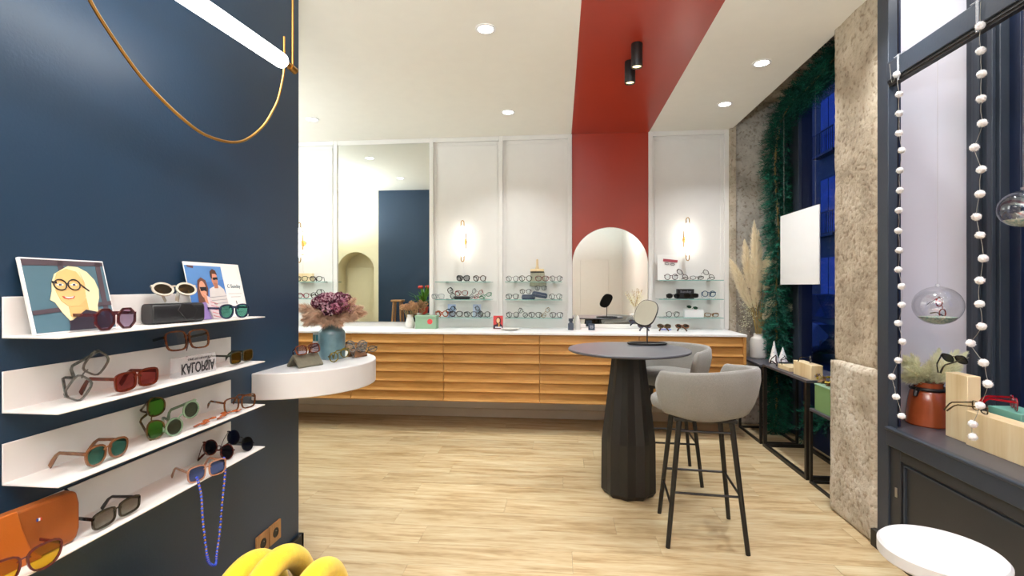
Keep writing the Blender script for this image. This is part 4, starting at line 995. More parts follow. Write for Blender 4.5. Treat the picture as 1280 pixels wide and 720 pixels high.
shelf_specs(605.0, RC, 'grey and black eyeglasses at the right end of the bottom shelf, left bay', shape='round', frame=('34383c', None), th=.004)
for px, c_, lab, l2 in ((564.5, 'a8bcdc', 'pale blue card standing at the left of the bottom shelf, left bay', 'small black eyeglasses before the left pale blue card'), (596, 'c0cce4', 'paler blue card standing at the right of the bottom shelf, left bay', 'small black eyeglasses on end before the right blue card')):
    t = thing('display_card', lab, 'card', (bx_at(px, 4.82), 4.82, RC)); B((-.040, 0, 0), (.040, .002, .125)).obj('card', flat(c_), t, rot=(-.06, 0, 0))
eyewear('small black eyeglasses raised before the left blue card', (bx_at(565, 4.80), 4.79, RC+.048), 0, 'round', BK, None, roll=-.5, tl=.02, lw=.036, th=.004, n=16, drop=False)
st_ = thing('card_stand', 'small clear block under the raised black eyeglasses, left bay', 'stand', (bx_at(565, 4.80), 4.80, RC)); B((-.03, -.015, 0), (.03, .010, .046)).obj('block', M['acrylic'], st_)
eyewear('small black eyeglasses raised on end before the right blue card', (bx_at(597, 4.80), 4.79, RC+.050), 0, 'oval', BK, None, roll=.95, tl=.02, lw=.04, lh=.03, th=.004, n=16, drop=False)
st_ = thing('card_stand', 'small clear block under the raised glasses, before the right blue card', 'stand', (bx_at(597, 4.80), 4.80, RC)); B((-.03, -.015, 0), (.03, .010, .04)).obj('block', M['acrylic'], st_)
# bay B
shelf_specs(640.5, RA, 'thin grey red eyeglasses at the left end of the top shelf, right bay', shape='round', frame=('6a5a5c', None), th=.0028)
shelf_specs(657, RA, 'black olive eyeglasses, second on the top shelf, right bay', shape='round', frame=('1c1c1a', '5a5a30'), th=.004)
shelf_specs(677.5, RA, 'red eyeglasses before the broad brush on the top shelf', shape='panto', frame=('9a3a3e', None), th=.0035)
shelf_specs(695, RA, 'thin dark red eyeglasses at the right end of the top shelf, beside the red panel', shape='round', frame=('5a4048', None), th=.003)
shelf_specs(640.5, RB_, 'brown and black eyeglasses at the left end of the middle shelf, right bay', shape='panto', frame=('3a2420', None), th=.0032)
slabcase(660.5, RB_, .135, .05, .048, M['navycase'], 'slate blue hard case, the left one of two on the middle shelf')
t = slabcase(674, RB_+.004, .150, .05, .052, M['navycase'], 'slate blue hard case leaning over its twin on the middle shelf', y=4.70); t.rotation_euler = (0, .18, 0); t.location.z = RB_+.020
shelf_specs(657, RB_+.049, 'dark eyeglasses on top of the left slate blue case', shape='round', frame=('4a3434', None), th=.003, lw=.044)
shelf_specs(676, RB_+.085, 'thin clear eyeglasses on top of the leaning slate blue case', shape='round', frame=('7a7c84', None), th=.0025, lw=.046)
shelf_specs(694.5, RB_, 'round black eyeglasses at the right end of the middle shelf, beside the red panel', shape='round', frame=('201c20', None), th=.003)
shelf_specs(641, RC, 'grey and red eyeglasses at the left end of the bottom shelf, right bay', shape='round', frame=('3c3436', None), th=.0032)
shelf_specs(651.5, RC, 'black eyeglasses stacked tilted on the bottom shelf, right bay', shape='round', frame=('202024', None), th=.003, roll=.75, lw=.044)
shelf_specs(669, RC, 'grey eyeglasses in the middle of the bottom shelf, right bay', shape='panto', frame=('5a5854', None), th=.0035)
shelf_specs(684.5, RC, 'thin gold eyeglasses standing on end on the bottom shelf, right bay', shape='oval', frame=('c89a4c', None), th=.0025, roll=-.95, lw=.044, lh=.034)
shelf_specs(695.5, RC, 'navy eyeglasses at the right end of the bottom shelf, beside the red panel', shape='panto', frame=('2c2c48', None), th=.0035)
# broad brush
bxx = bx_at(671.5, 4.83)
t = thing('broad_brush', 'broad brush with wooden handle and khaki bristles above the top shelf', 'brush', (bxx, 4.838, 1.31))
MB().prism([(-.075, 0), (.085, 0), (.070, .145), (-.066, .145)], -.012, .012, 'Y').obj('bristles', M['khaki'], t, bevel=.004)
MB().prism([(-.068, .145), (.068, .145), (.066, .172), (-.066, .172)], -.014, .014, 'Y').obj('ferrule', M['palewood'], t, bevel=.005)
MB().prism([(-.02, .172), (.02, .172), (.012, .20), (.011, .255), (.007, .268), (-.007, .268), (-.011, .255), (-.012, .20)], -.008, .008, 'Y').obj('handle', M['palewood'], t, bevel=.004)
B((-.066, -.015, .136), (.066, .015, .146)).obj('dark_band', M['ink'], t)
# bay C
CA, CB_, CC_ = 1.370, 1.193, 1.020
t = thing('display_card', 'white card printed with a red band and a pair of frames', 'card', (bx_at(836, 4.83), 4.825, CA))
B((-.105, 0, 0), (.095, .004, .245)).obj('card', M['paper'], t, rot=(-.10, 0, 0))
B((-.070, -.003, .175), (.065, -.001, .200)).obj('red_band', flat('a84450'), t, rot=(-.08, .10, 0))
for q in (-.035, .018): MB().tube([(q+.020*math.cos(a), -.002, .155+.009*math.sin(a)) for a in [2*PI*k/16 for k in range(16)]], .0022, 5, closed=True).obj('printed_frame', flat('4a2430'), t, rot=(-.08, .12, 0))
shelf_specs(839, CA, 'burgundy eyeglasses before the white card, right of the arched mirror', shape='round', frame=('5a2030', None), th=.0035)
shelf_specs(851, CA, 'burgundy oval eyeglasses leaning against another pair, top shelf by the arched mirror', shape='oval', frame=('4a1c28', None), th=.0035, roll=.75, lw=.052, lh=.034)
shelf_specs(871, CA, 'dark thin eyeglasses lying low, top shelf right of the sconce', shape='oval', frame=('2c2224', None), th=.003, lh=.028)
shelf_specs(884, CA, 'dark oval eyeglasses leaning at the right of the top shelf by the stone', shape='oval', frame=('30201e', None), th=.003, roll=.7, lw=.050, lh=.036)
shelf_specs(841.5, CB_, 'black sunglasses at the left of the middle shelf by the arched mirror', shape='oval', frame=BK, lenscol='23292a', th=.004, lh=.036)
shelf_specs(864, CB_, 'black sunglasses in front of the black box, middle shelf', shape='flat', frame=BK, lenscol='23292a', th=.005, lh=.036)
t = thing('black_box', 'black box with pale lettering on the middle shelf, behind sunglasses', 'box', (bx_at(856.5, 4.83), 4.83, CB_)); B((-.078, -.02, 0), (.078, .03, .092)).obj('box', M['leather_black'], t, bevel=.002)
text('Sunday', .030, flat('9a9aa4'), 'lettering', t, (0, -.0208, .066), (PI/2, 0, 0), squash=1.2)
t = thing('clear_stand', 'small clear block under the blue round eyeglasses', 'stand', (bx_at(886, 4.78), 4.78, CB_)); B((-.06, -.02, 0), (.06, .02, .016)).obj('block', M['acrylic'], t)
shelf_specs(886, CB_+.017, 'bright blue round eyeglasses at the right of the middle shelf by the stone', shape='round', frame=('1c4a7a', '2a6a9a'), th=.004)
shelf_specs(841, CC_, 'thin dark round eyeglasses at the left of the bottom shelf by the arched mirror', shape='round', frame=('3a3434', None), th=.0028)
t = thing('display_block', 'white box on the bottom shelf carrying small green sunglasses', 'box', (bx_at(866.5, 4.80), 4.80, CC_)); B((-.085, -.04, 0), (.085, .04, .072)).obj('box', M['white'], t, bevel=.002)
shelf_specs(865, CC_+.0725, 'rimless green oval sunglasses on the white box', shape='oval', frame=('8a8a70', None), lenscol='2c5a48', th=.001, lw=.040, lh=.026, roll=.18)
shelf_specs(889.5, CC_, 'amber brown eyeglasses at the right of the bottom shelf by the stone', shape='cat', frame=('a8702c', 'c8924c'), th=.0035, lh=.03)
# left sliver bay
t = thing('wooden_block', 'plain wooden block on the top glass shelf left of the tall mirror', 'block', (P(380, 350, Y=4.83).x, 4.84, 1.359)); B((-.09, -.03, 0), (.09, .03, .085)).obj('block', M['palewood'], t, bevel=.002)
eyewear('dark purple eyeglasses on the top shelf, right one left of the tall mirror', (P(395, 350, Y=YS).x, YS, 1.3595), 0, 'panto', ('3a2440', None), None, n=16, tl=.1, fold=.2)
eyewear('dark plum eyeglasses before the wooden block at the edge of the navy wall', (P(377, 350, Y=YS).x, YS, 1.3595), 0, 'cat', ('2c1c30', None), None, n=16, tl=.1, fold=.2)
eyewear('pink red eyeglasses on the lower shelf by the edge of the navy wall', (P(379, 370, Y=YS).x, YS, 1.1885), 0, 'round', ('c05a6a', None), None, n=16, tl=.1, fold=.2)
eyewear('grey round eyeglasses on edge on the lower shelf, behind the flowers', (P(397, 370, Y=YS).x, YS, 1.1885), 0, 'round', ('4a4640', None), None, n=16, tl=.1, fold=.2, roll=-.5, th=.004)

# counter items
def on_counter(px, py): return P(px, py, Z=ZT)
c0 = on_counter(511, 410.5)
t = thing('flower_vase', 'small white vase before the tall mirror on the counter', 'vase', (c0.x, 4.72, ZT))
MB().lathe([(.001, 0), (.034, 0), (.044, .015), (.046, .04), (.036, .085), (.026, .115), (.030, .132), (.024, .132), (.02, .11), (.001, .10)], 28, cap=False).obj('body', M['ceramic'], t)
t = thing('dried_flowers', 'bunch of dry tan hydrangeas in the small white vase', 'dried flowers', (c0.x, 4.72, ZT+.10))
rn = random.Random(5)
for k in range(14):
    a = rn.uniform(0, 2*PI); rd = rn.random()**.5
    c_ = (.015+.095*rd*math.cos(a), .045*rd*math.sin(a), .135-.05*rd*rd+rn.uniform(-.035, .02)); mbb = MB(); petals(mbb, c_, .028, 60, .009, rn); mbb.obj('flower_head', M['tanpetal'], t, smooth=0)
    MB().tube([(c_[0]*.15, c_[1]*.15, -.06), c_], .002, 5).obj('stem', M['stem'], t)
t = thing('small_jar', 'small cream candle jar between the white vase and the green box', 'jar', (c0.x+.085, 4.76, ZT))
MB().lathe([(.001, 0), (.03, 0), (.032, .004), (.032, .07), (.028, .07), (.028, .06), (.001, .06)], 24, cap=False).obj('body', M['ceramic'], t)
gb = on_counter(534, 409.5)
t = thing('green_box', 'sage green cardboard box with a coral dot on the counter', 'box', (P(532.5, 400, Y=4.70).x+.01, 4.70, ZT))
B((-.103, -.05, 0), (.103, .05, .105)).obj('box', M['sagebox'], t, bevel=.002)
B((-.106, -.053, .105), (.106, .053, .128)).obj('lid', M['sagebox'], t, bevel=.003)
MB().prism(ell(.042, .070, .026, .026, 28), -.0515, -.0505, 'Y').obj('round_sticker', M['dot'], t, smooth=0)
t = thing('red_card', 'small red portrait card standing on the counter, between two glass shelf bays', 'card', (P(622.5, 400, Y=4.70).x, 4.70, ZT))
B((-.046, 0, 0), (.046, .006, .128)).obj('card', flat('c83c3c'), t, rot=(-.08, 0, 0))
def rc(l, z, c_, nm='print'): MB().prism(l, -.0012-z, -.0004-z, 'Y').obj(nm, flat(c_), t, rot=(-.08, 0, 0), smooth=0)
rc(ell(.004, .080, .026, .038), 0, '6a2420', 'hair'); rc(ell(.0, .082, .016, .024), .0008, 'e0b890', 'face'); rc([(-.045, .003), (.045, .003), (.045, .03), (.02, .055), (-.02, .045), (-.045, .035)], .0008, '3a2030', 'shoulders'); rc([(-.028, .010), (.036, .010), (.036, .022), (-.028, .022)], .0016, 'd8d4dc', 'band')
rc([(0.003, .02), (.014, .02), (.016, .055), (.004, .06)], .0016, 'c89048', 'scarf')
t = thing('white_dish', 'flat white dish on the counter right of the red card', 'dish', (P(641, 410, Z=ZT).x, 4.60, ZT))
MB().lathe([(.001, 0), (.05, 0), (.088, .012), (.092, .016), (.086, .016), (.05, .005), (.001, .004)], 36, cap=False).obj('dish', M['ceramic'], t)
pb = P(713, 410.5, Z=ZT)
t = thing('grey_bottle', 'small slate grey bottle on the counter left of the arched mirror', 'bottle', (pb.x, 4.66, ZT))
MB().lathe([(.001, 0), (.026, 0), (.027, .003), (.027, .060), (.020, .066), (.014, .072), (.014, .082), (.001, .082)], 24, cap=False).obj('bottle', flat('4c5260', .35), t)
MB().lathe([(.001, .0825), (.020, .0825), (.021, .088), (.021, .108), (.001, .110)], 24, cap=False).obj('cap', flat('3c424e', .35), t)
t = thing('white_bottle', 'white teardrop bottle beside the slate grey bottle', 'bottle', (pb.x+.065, 4.70, ZT))
MB().lathe([(.001, 0), (.026, 0), (.030, .01), (.030, .045), (.024, .08), (.015, .115), (.008, .132), (.001, .136)], 28, cap=False).obj('bottle', M['ceramic'], t)
t = thing('table_sign', 'small dark square frame with white mark before the arched mirror', 'frame', (P(739.5, 405, Y=4.66).x, 4.66, ZT))
B((-.030, 0, 0), (.030, .012, .060)).obj('frame', flat('3c4658'), t, bevel=.002)
for s_ in ((-.014, .018, -.010, .044), (.010, .018, .014, .044), (-.014, .040, .014, .044), (-.014, .018, .014, .022), (-.008, .029, .008, .033)): B((s_[0], -.0015, s_[1]), (s_[2], -.0003, s_[3])).obj('white_mark', flat('c8ccd4'), t)
for px, fr, lab in ((800.5, ('3c4a78', '8c8c9c'), 'blue grey sunglasses lying folded on the counter, left of three'), (823.5, ('2a241c', 'a87434'), 'black and tortoise sunglasses lying folded on the counter, middle of three'), (844.5, ('a8683c', '4a3a30'), 'caramel sunglasses lying folded on the counter, right of three')):
    p_ = P(px, 411.5, Z=ZT); eyewear(lab, (p_.x, 4.56, ZT), 0, 'round', fr, '6a5c50', fold=1.25, tl=.11, lw=.046, pitch=-.9, n=16, th=.005)
t = thing('blue_cloth', 'small folded periwinkle cleaning cloth on the counter by the arched mirror', 'cloth', (P(816, 406, Z=ZT).x, 4.74, ZT)); MB().prism([(-.05, -.03), (.05, -.025), (.045, .03), (-.02, .035), (-.05, .02)], 0, .012).obj('cloth', flat('8a90c8', .9), t, bevel=.004)

# ================================================================= THINGS SEEN IN THE MIRRORS
t = thing('plant_stand', 'tall dark stand behind the navy wall, seen in the tall mirror', 'stand', (-2.02, 2.62, 0)); B((-.11, -.11, 0), (.11, .11, .90)).obj('stand', M['blacktable'], t, bevel=.004)
t = thing('potted_plant', 'green leafy plant in a coral pot reflected in the tall mirror', 'plant', (-2.02, 2.62, .90))
MB().lathe([(.001, 0), (.055, 0), (.075, .11), (.068, .11), (.05, .01), (.001, .01)], 28, cap=False).obj('pot', flat('d8503c', .4), t)
rn = random.Random(9)
for k in range(46):
    a = rn.uniform(0, 2*PI); r = rn.uniform(.08, .26); z = .11+rn.uniform(.06, .34)
    tip = Vector((r*math.cos(a), r*math.sin(a), z)); b0 = Vector((.02*math.cos(a), .02*math.sin(a), .10)); md = (b0+tip)/2+Vector((0, 0, .06)); side = Vector((-math.sin(a), math.cos(a), 0))*.014
    q = MB(); q.add([b0, md-side, md+side, (md+tip)/2+side*.9, (md+tip)/2-side*.9, tip], [(0, 2, 1), (1, 2, 3, 4), (4, 3, 5)]); q.obj('leaf', M['leaf'], t, smooth=60)
for k in range(4): 
    a = k*1.7; MB().ball((.07*math.cos(a), .07*math.sin(a), .40), .025, 8, 6).obj('red_flower', flat('c83c34'), t)
t = thing('wooden_easel', 'small wooden stool behind the white vase, seen in the tall mirror', 'stool', (-2.42, 2.60, 0))
for sx_ in (-1, 1):
    for sy_ in (-1, 1): MB().tube([(sx_*.05, sy_*.05, 1.08), (sx_*.11, sy_*.11, 0)], .014, 8).obj('leg', M['brownwood'], t)
MB().box((-.085, -.085, 1.08), (.085, .085, 1.11)).obj('seat', M['brownwood'], t, bevel=.01)

t = thing('plant_stand', 'white stand by the right wall behind the viewer, seen in the arched mirror', 'stand', (1.44, .12, 0)); B((-.1, -.1, 0), (.1, .1, .78)).obj('stand', M['white'], t, bevel=.004)
t = thing('twig_bouquet', 'loose pale twigs in a white vase reflected in the arched mirror', 'dried flowers', (1.44, .12, .78))
MB().lathe([(.001, 0), (.04, 0), (.05, .06), (.03, .13), (.03, .15), (.025, .15), (.001, .13)], 24, cap=False).obj('vase', M['ceramic'], t)
rn = random.Random(12)
for k in range(22):
    a = rn.uniform(0, 2*PI); r_ = rn.uniform(.05, .26); tip = (min(.14, r_*math.cos(a)), r_*math.sin(a), .15+rn.uniform(.08, .34)); q = MB().tube([(0, 0, .1), (tip[0]*.4, tip[1]*.4, tip[2]*.6), tip], .0022, 4)
    for _ in range(9): f = rn.uniform(.5, 1); q.ball((tip[0]*f+rn.gauss(0, .012), tip[1]*f+rn.gauss(0, .012), .1+(tip[2]-.1)*f+rn.gauss(0, .012)), .006, 5, 4)
    q.obj('twig', M['pampas2'] if k % 2 else M['stem'], t)
# ================================================================= WINDOW SIDE: BLACK FRAME TABLES AND WHAT STANDS ON THEM
def frame_table(lab, x0, x1, y0, y1, h, b=.012, top=.018):
    t = thing('frame_table', lab, 'table', ((x0+x1)/2, (y0+y1)/2, 0), 0, 'black metal frame tables at the window')
    X, Y = (x1-x0)/2, (y1-y0)/2
    B((-X, -Y, h-top), (X, Y, h)).obj('tabletop', M['tabletop'], t, bevel=.002)
    for sx_ in (-1, 1):
        for sy_ in (-1, 1): B((sx_*(X-b)-b, sy_*(Y-b)-b, 0), (sx_*(X-b)+b, sy_*(Y-b)+b, h-top)).obj('leg', M['black'], t)
    for sx_ in (-1, 1): B((sx_*(X-b)-b, -Y+2*b, .0), (sx_*(X-b)+b, Y-2*b, 2*b)).obj('floor_bar', M['black'], t)
    for sy_ in (-1, 1): B((-X+2*b, sy_*(Y-b)-b, .0), (X-2*b, sy_*(Y-b)+b, 2*b)).obj('floor_bar', M['black'], t)
    return t
frame_table('black frame table at the stone reveal, under the pampas vase', 1.655, 1.96, 4.27, 4.76, .66, .009)
frame_table('black frame table in the middle, carrying paper trees and a wooden box', 1.655, 2.0, 3.50, 4.22, .675, .013)
frame_table('low black frame table by the stone pillar, carrying the green box', 1.655, 1.98, 3.13, 3.46, .50, .008)
pv = P(946.5, 447, Z=.66)
t = thing('pampas_vase', 'cream white ceramic vase on the black table by the stone reveal', 'vase', (1.79, 4.66, .66))
MB().lathe([(.001, 0), (.058, 0), (.068, .012), (.070, .04), (.070, .150), (.062, .180), (.040, .196), (.036, .212), (.040, .222), (.034, .222), (.03, .19), (.001, .18)], 36, cap=False).obj('body', M['ceramic'], t)
t = thing('pampas_bouquet', 'tall cream pampas grass bouquet standing in the cream vase', 'dried flowers', (1.79, 4.66, .85))
rn = random.Random(21)
# plume tips measured on the plane Y = 4.66
for (bx0, by0, tx0, ty0, r) in [(944, 372, 941, 279, .060), (949, 372, 949, 290, .05), (938, 360, 933, 302, .05), (936, 372, 916, 326, .055), (955, 365, 969, 324, .06), (945, 385, 944, 350, .055), (953, 400, 973, 357, .055), (965, 376, 991, 386, .04), (952, 350, 962, 316, .045), (940, 385, 921, 345, .05)]:
    dy = rn.uniform(-.05, .05); b0 = P(bx0, by0, Y=4.66)-Vector((1.79, 4.66, .85)); t0 = P(tx0, ty0, Y=4.66)-Vector((1.79, 4.66, .85)); b0.y = dy*.5; t0.y = dy
    q = MB(); plume(q, b0, t0, r*1.35, 2600, rn, .062, .0013, 0, .12); q.obj('plume', M['pampas'], t, smooth=0)
    MB().tube(smooth_path([(rn.uniform(-.01, .01), rn.uniform(-.01, .01), -.10), (b0.x*.45, b0.y*.4, b0.z*.45), tuple(b0), tuple((b0+t0)/2)], 3), .0025, 5).obj('stem', M['stem'], t)
for k in range(16):
    a = rn.uniform(-1, 1); q = MB().tube(smooth_path([(0, 0, -.08), (a*.05, rn.uniform(-.04, .04), .12), (a*.14, rn.uniform(-.08, .08), .26+rn.uniform(-.05, .05)), (a*.24, rn.uniform(-.08, .08), .28+rn.uniform(-.16, .04))], 4), .0012, 4); q.obj('grass_blade', M['stem'], t)
for k in range(7):
    q = MB(); c_ = (rn.uniform(-.14, -.04), rn.uniform(-.05, .05), rn.uniform(.12, .36)); 
    for _ in range(30): p_ = Vector(c_)+Vector((rn.gauss(0, .03), rn.gauss(0, .03), rn.gauss(0, .03))); q.ball(p_, .0035, 5, 4)
    q.obj('seed_spray', M['pampas2'], t)
# hanging white board
t = thing('white_board', 'blank white board hanging in the window recess', 'board', (1.90, 4.16, 1.325))
def hb(px, x): return P(px, 300, X=x).y
y0_, y1_ = hb(1024.5, 1.90), hb(976, 1.90)
B((-.004, y0_-4.16, 0), (.004, y1_-4.16, .59)).obj('board', M['white'], t, bevel=.001)
for yy in (y0_-4.16+.06, y1_-4.16-.06): MB().tube([(0, yy, .59), (0, yy, 1.73)], .0008, 4).obj('thread', M['wire'], t)
# paper trees
for (px, py, h, lab) in ((967.5, 453, .175, 'taller white paper cone tree on the middle black table'), (978.5, 452, .12, 'shorter white paper cone tree on the middle black table')):
    p_ = P(px, py, Z=.675); t = thing('paper_tree', lab, 'ornament', (max(p_.x, 1.72), p_.y, .675), 0, 'white paper cone trees')
    MB().lathe([(.001, 0), (.038, 0), (.0385, .004), (.003, h), (.001, h+.002)], 12, cap=False).obj('cone', M['paper'], t, smooth=0)
    for k in range(14):
        f = (k+.5)/15; a = k*2.4; r = .0385*(1-f)+.002
        MB().ball((r*math.cos(a), r*math.sin(a), f*h), .004, 6, 4).obj('bead', M['steel'], t)
wtray = thing('wooden_tray', 'small pale wooden tray with eyeglasses, beside the paper trees', 'tray', (1.745, 3.93, .675))
B((-.05, -.09, 0), (.06, .10, .032)).obj('tray', M['palewood'], wtray, bevel=.003)
eyewear('black eyeglasses lying in the small pale wooden tray', (1.735, 3.94, .7075), R90(70), 'round', BK, None, fold=.9, tl=.08, pitch=-.6, n=16)
eyewear('burgundy eyeglasses leaning on the taller paper tree', (1.70, 4.075, .7), R90(60), 'round', ('4a2420', None), None, fold=.9, tl=.07, roll=.9, n=16, lw=.042, drop=False)
t = thing('wooden_box', 'pale wooden upright box on the middle black table, eyeglasses on top', 'box', (1.72, 3.63, .675)); B((-.03, -.125, 0), (.045, .135, .100)).obj('box', M['palewood'], t, bevel=.003)
eyewear('thin black eyeglasses on top of the pale wooden upright box', (1.725, 3.59, .7755), R90(60), 'round', BK, None, fold=.6, tl=.09, n=16, th=.0025, roll=.1)
t = thing('green_box', 'olive green cardboard box on the low black table by the pillar', 'box', (1.745, 3.28, .50)); B((-.075, -.10, 0), (.085, .14, .165)).obj('box', M['olivebox'], t, bevel=.002)
B((-.078, -.103, .165), (.088, .143, .172)).obj('lid', M['sagebox'], t, bevel=.002)
t = thing('dry_leaves', 'heap of dry ochre and brown leaves on the olive green box', 'leaves', (1.75, 3.33, .672))
rn = random.Random(4)
for k in range(46):
    p_ = Vector((rn.uniform(-.07, .07), rn.uniform(-.10, .10), rn.uniform(.004, .05))); r = rn.uniform(.018, .03); R_e = Euler((rn.uniform(-1, 1), rn.uniform(-1, 1), rn.uniform(0, 6))).to_matrix()
    pts = [R_e @ Vector((r*a, r*b, r*c_)) + p_ for a, b, c_ in ((-1, 0, 0), (-.3, .45, .15), (.4, .4, .1), (1, 0, 0), (.4, -.4, .1), (-.3, -.45, .15))]
    q = MB(); q.add(pts, [tuple(range(6))]); q.obj('leaf', flat(rn.choice(('6a4a24', 'a88c2c', '4a3220', '8c6a2c', 'b8a030'))), t, smooth=0)

# ================================================================= PINE GARLAND
def pine(path, r, per, name, parent, rn_):
    mb_ = [MB(), MB()]
    path = [Vector(p) for p in path]
    for i in range(len(path)-1):
        a, b = path[i], path[i+1]; ax = (b-a); Ln = ax.length; ax.normalize()
        for _ in range(int(per*Ln)):
            o_ = a+ax*rn_.random()*Ln; v = Vector((rn_.gauss(0, 1), rn_.gauss(0, 1), rn_.gauss(0, 1))); v = (v-ax*v.dot(ax)*.6).normalized()
            tl_ = r*rn_.uniform(.6, 1.15); e1 = v.orthogonal().normalized(); e2 = v.cross(e1); m_b = mb_[rn_.random() < .35]
            for q in range(13):
                f = .25+.75*q/12; c_ = o_+v*tl_*f+Vector((0, 0, -.03*f*f)); an = q*2.4
                d = (v*.8+(e1*math.cos(an)+e2*math.sin(an))*.8).normalized(); hl = .036; s_ = d.orthogonal().normalized()*.0042
                m_b.add([c_-s_, c_+s_, c_+d*hl], [(0, 1, 2)])
    for k, m_b in enumerate(mb_): m_b.obj(name, (M['pine'], M['pine2'])[k], parent, smooth=0)
t = thing('pine_garland', 'thick green pine garland hung up the stone reveal and along the window head', 'garland', (1.93, 4.62, .02))
rn = random.Random(8); O = Vector((1.93, 4.62, .02))
gp = smooth_path([(1.93, 4.62, .03), (1.94, 4.63, .6), (1.92, 4.60, 1.2), (1.95, 4.62, 1.8), (1.91, 4.60, 2.35), (1.93, 4.55, 2.72), (1.94, 4.35, 2.86), (1.90, 4.0, 2.84), (1.86, 3.6, 2.86), (1.83, 3.22, 2.88)], 3)
pine([Vector(p)-O for p in gp], .13, 640, 'needles', t, rn)
MB().tube([Vector(p)-O for p in gp], .008, 6).obj('wire', M['stem'], t)
t = thing('pine_garland', 'low green pine garland lying behind the black frame tables', 'garland', (2.02, 4.4, .1))
O = Vector((2.0, 4.4, .1)); t.location = O
pine([Vector(p)-O for p in smooth_path([(2.0, 4.3, .12), (2.0, 4.1, .36), (1.99, 3.9, .30), (2.0, 3.6, .5), (1.99, 3.3, .2)], 3)], .10, 150, 'needles', t, rn)

# ================================================================= DISPLAY WINDOW
SL = .612
t = thing('terracotta_jug', 'glazed terracotta jug with a black collar on the window sill', 'jug', (1.86, 2.69, SL))
MB().lathe([(.001, 0), (.092, 0), (.096, .006), (.094, .04), (.085, .12), (.076, .165), (.066, .178), (.060, .185), (.060, .205), (.064, .215), (.056, .215), (.054, .18), (.001, .16)], 40, cap=False).obj('body', M['terracotta'], t)
MB().tube([(.070*math.cos(a), .070*math.sin(a), .182) for a in [2*PI*k/28 for k in range(28)]], .009, 8, closed=True).obj('black_collar', M['black'], t)
MB().tube([(-.068, -.03, .182), (-.085, -.04, .17), (-.092, -.045, .150)], [.010, .012, .009], 8).obj('black_spout', M['black'], t)
t = thing('grass_bouquet', 'pale green fluffy grass bouquet in the terracotta jug', 'dried flowers', (1.86, 2.69, SL+.20))
rn = random.Random(31)
for k in range(20):
    a = rn.uniform(0, 2*PI); d = rn.uniform(.5, 1)
    tip = Vector((.19*d*math.cos(a)*1.0, .06*d*math.sin(a)-.04, .13-.03*d+rn.uniform(-.06, .07))); b0 = Vector((tip.x*.25, tip.y*.25, .01))
    q = MB(); plume(q, b0, tip, .05, 330, rn, .045, .0013, .01, .25); q.obj('plume', M['pampas2'], t, smooth=0)
t = thing('wooden_plinth', 'tall narrow pale plywood plinth on the window sill beside the jug', 'plinth', (1.80, 2.37, SL))
B((0, 0, 0), (.055, .125, .298)).obj('plinth', M['palewood'], t, bevel=.002)
eyewear('black sunglasses lying upside on the tall plywood plinth', (1.815, 2.45, SL+.299), R90(100), 'cat', ('1c1a16', '3a3424'), '5a5a58', fold=.5, tl=.11, pitch=-.5, lw=.046, lh=.036, th=.004)
t = thing('wooden_plinth', 'long low pale plywood plinth on the window sill, lower right', 'plinth', (1.785, 1.75, SL))
B((0, 0, 0), (.075, .61, .150)).obj('plinth', M['palewood'], t, bevel=.002)
eyewear('brown tortoise eyeglasses at the left end of the long low plinth', (1.80, 2.305, SL+.1505), R90(75), 'rect', ('3a2a18', '7a5c34'), None, fold=.4, tl=.13, lw=.05, lh=.044, th=.0035)
t = thing('mint_box', 'mint green cardboard box behind the long low plinth', 'box', (1.95, 2.30, SL)); B((-.06, -.08, 0), (.06, .08, .17)).obj('box', M['mintbox'], t, bevel=.002)
eyewear('bright red sunglasses on top of the mint green box', (1.93, 2.30, SL+.1705), R90(60), 'round', ('c01828', None), '8a5a40', fold=.4, tl=.12, th=.006)
eyewear('black eyeglasses on the sill at the right edge of the picture', (1.92, 2.10, SL+.1), R90(80), 'rect', BK, None, fold=.4, tl=.12, th=.004)
t = thing('wooden_block', 'small plywood block under eyeglasses at the right picture edge', 'block', (1.93, 2.12, SL)); B((-.05, -.07, 0), (.06, .08, .0985)).obj('block', M['palewood'], t, bevel=.002)

# glass bubbles
def bubble(loc, r, lab, specs=True):
    t = thing('glass_bubble', lab, 'glass ornament', loc, 0, 'hanging glass bubbles')
    a = MB().ball((0, 0, 0), r, 36, 24, (1, 1, .94)); a.obj('glass', M['bubble'], t, smooth=80)
    MB().lathe([(.001, r*.94), (.010, r*.94), (.008, r*.94+.012), (.001, r*.94+.014)], 12, cap=False).obj('neck', M['bubble'], t)
    MB().tube([(0, 0, r*.95), (0, 0, 3.13-loc[2])], .0006, 4).obj('thread', M['wire'], t)
    rim = []; q = MB(); pr_ = []
    for k in range(7):
        a_ = k/6*.92; pr_.append((r*.965*math.sin(a_)+.0005, -r*.94*.965*math.cos(a_)))
    pr_.append((.001, pr_[-1][1]+.006)); q.lathe(pr_, 28, cap=False); o_ = q.obj('gravel', M['confetti'], t)
    return t
bb = P(1172, 382, X=1.80)
bubble((1.80, bb.y, bb.z), .098, 'clear glass bubble with tiny red glasses hanging before the pale panel')
eyewear('tiny red and black glasses standing inside the nearer glass bubble', (1.80, bb.y, bb.z-.060), R90(20), 'round', ('a81c28', None), None, temple=BK, lw=.040, lh=.036, th=.004, roll=1.2, tl=.05, fold=.6, n=16)
b2 = P(1279, 261, X=1.80)
bubble((1.80, b2.y, b2.z), .077, 'clear glass bubble hanging at the right picture edge')

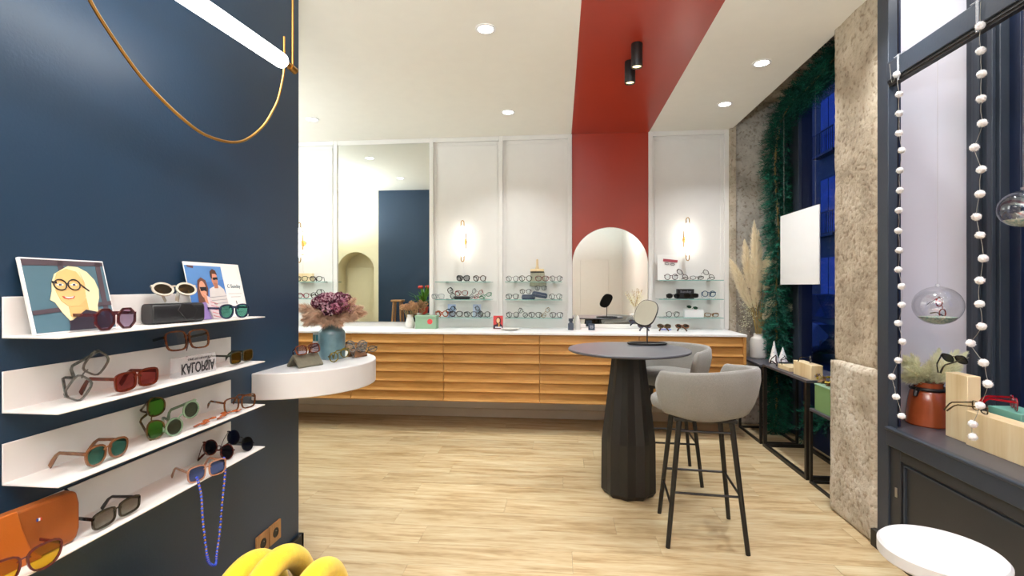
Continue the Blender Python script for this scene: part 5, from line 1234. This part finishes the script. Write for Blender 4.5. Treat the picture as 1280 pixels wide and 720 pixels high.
# pompom garlands
pmesh = []
for v_ in range(5):
    rn = random.Random(v_); q = MB(); q.ball((0, 0, 0), .0145, 12, 9, (1, 1, .92))
    for i_ in range(len(q.v)):
        f = 1+rn.uniform(-.12, .14); q.v[i_] = tuple(c*f for c in q.v[i_])
    for _ in range(160):
        v = Vector((rn.gauss(0, 1), rn.gauss(0, 1), rn.gauss(0, 1))).normalized(); s_ = v.orthogonal().normalized()*.0009; q.add([v*.012-s_, v*.012+s_, v*rn.uniform(.0165, .0195)], [(0, 1, 2)])
    me = q.mesh('pompom', M['pom'], 60); pmesh.append(me)
def pom_garland(X_, pts, lab, extra):
    base = P(pts[-1][0], pts[-1][1], X=X_)
    t = thing('pompom_garland', lab, 'garland', base, 0, 'white pompom garlands')
    W = [P(a, b, X=X_)-base for a, b in pts]; rn = random.Random(len(pts))
    full_ = [P(a, b, X=X_)-base for a, b in extra]
    wp = full_[:]
    for i, p_ in enumerate(W):
        if i: wp.append((W[i-1]+p_)/2+Vector((0, rn.uniform(-.006, .006), 0)))
        wp.append(p_)
    MB().tube(smooth_path([tuple(p_) for p_ in wp], 3), .0009, 5).obj('wire', M['wire'], t)
    for i, p_ in enumerate(W): link('pompom', pmesh[i % 5], t, p_, (rn.uniform(-.3, .3), rn.uniform(-.3, .3), rn.uniform(0, 6)))
    return t
pom_garland(1.583, [(1121, 93), (1124, 118), (1124, 142), (1124, 142.5+24), (1127, 166+22), (1125, 213), (1125, 238), (1123.5, 263), (1123, 288.5), (1124, 313), (1123, 337), (1127, 358), (1127, 381), (1123, 404), (1128, 427), (1123, 450.5), (1115, 471), (1120, 496), (1127, 520)], 'white pompom garland hanging from the left end of the dark cross bar', [(1112, 80), (1115, 104)])
pom_garland(1.583, [(1225.5, 32), (1226, 63.5), (1227, 92.5), (1226.5, 123.5), (1228, 154), (1218, 184.5), (1226.5, 212), (1225, 242.5), (1220.5, 271), (1225, 294), (1229, 323), (1225, 350.5), (1224.5, 380), (1227, 408), (1213.5, 429), (1229.5, 453.5), (1235, 480), (1225, 507), (1216, 530), (1216, 546)], 'white pompom garland hanging beside the glass bubble, further right', [(1226, 2), (1225, 20)])
for (px, py, lab) in ((1123, 74, 'small clear hook over the left end of the dark cross bar'), (1222, 5, 'small clear hook over the dark cross bar above the right garland')):
    p_ = P(px, py, X=1.585); t = thing('bar_hook', lab, 'hook', (1.585, p_.y, 2.40), 0, 'hooks on the cross bar')
    B((0, -.035, .0005), (.05, .035, .003)).obj('plate', M['acrylic'], t); B((-.003, -.006, -.12), (0.0, .006, .003)).obj('strap', M['acrylic'], t)
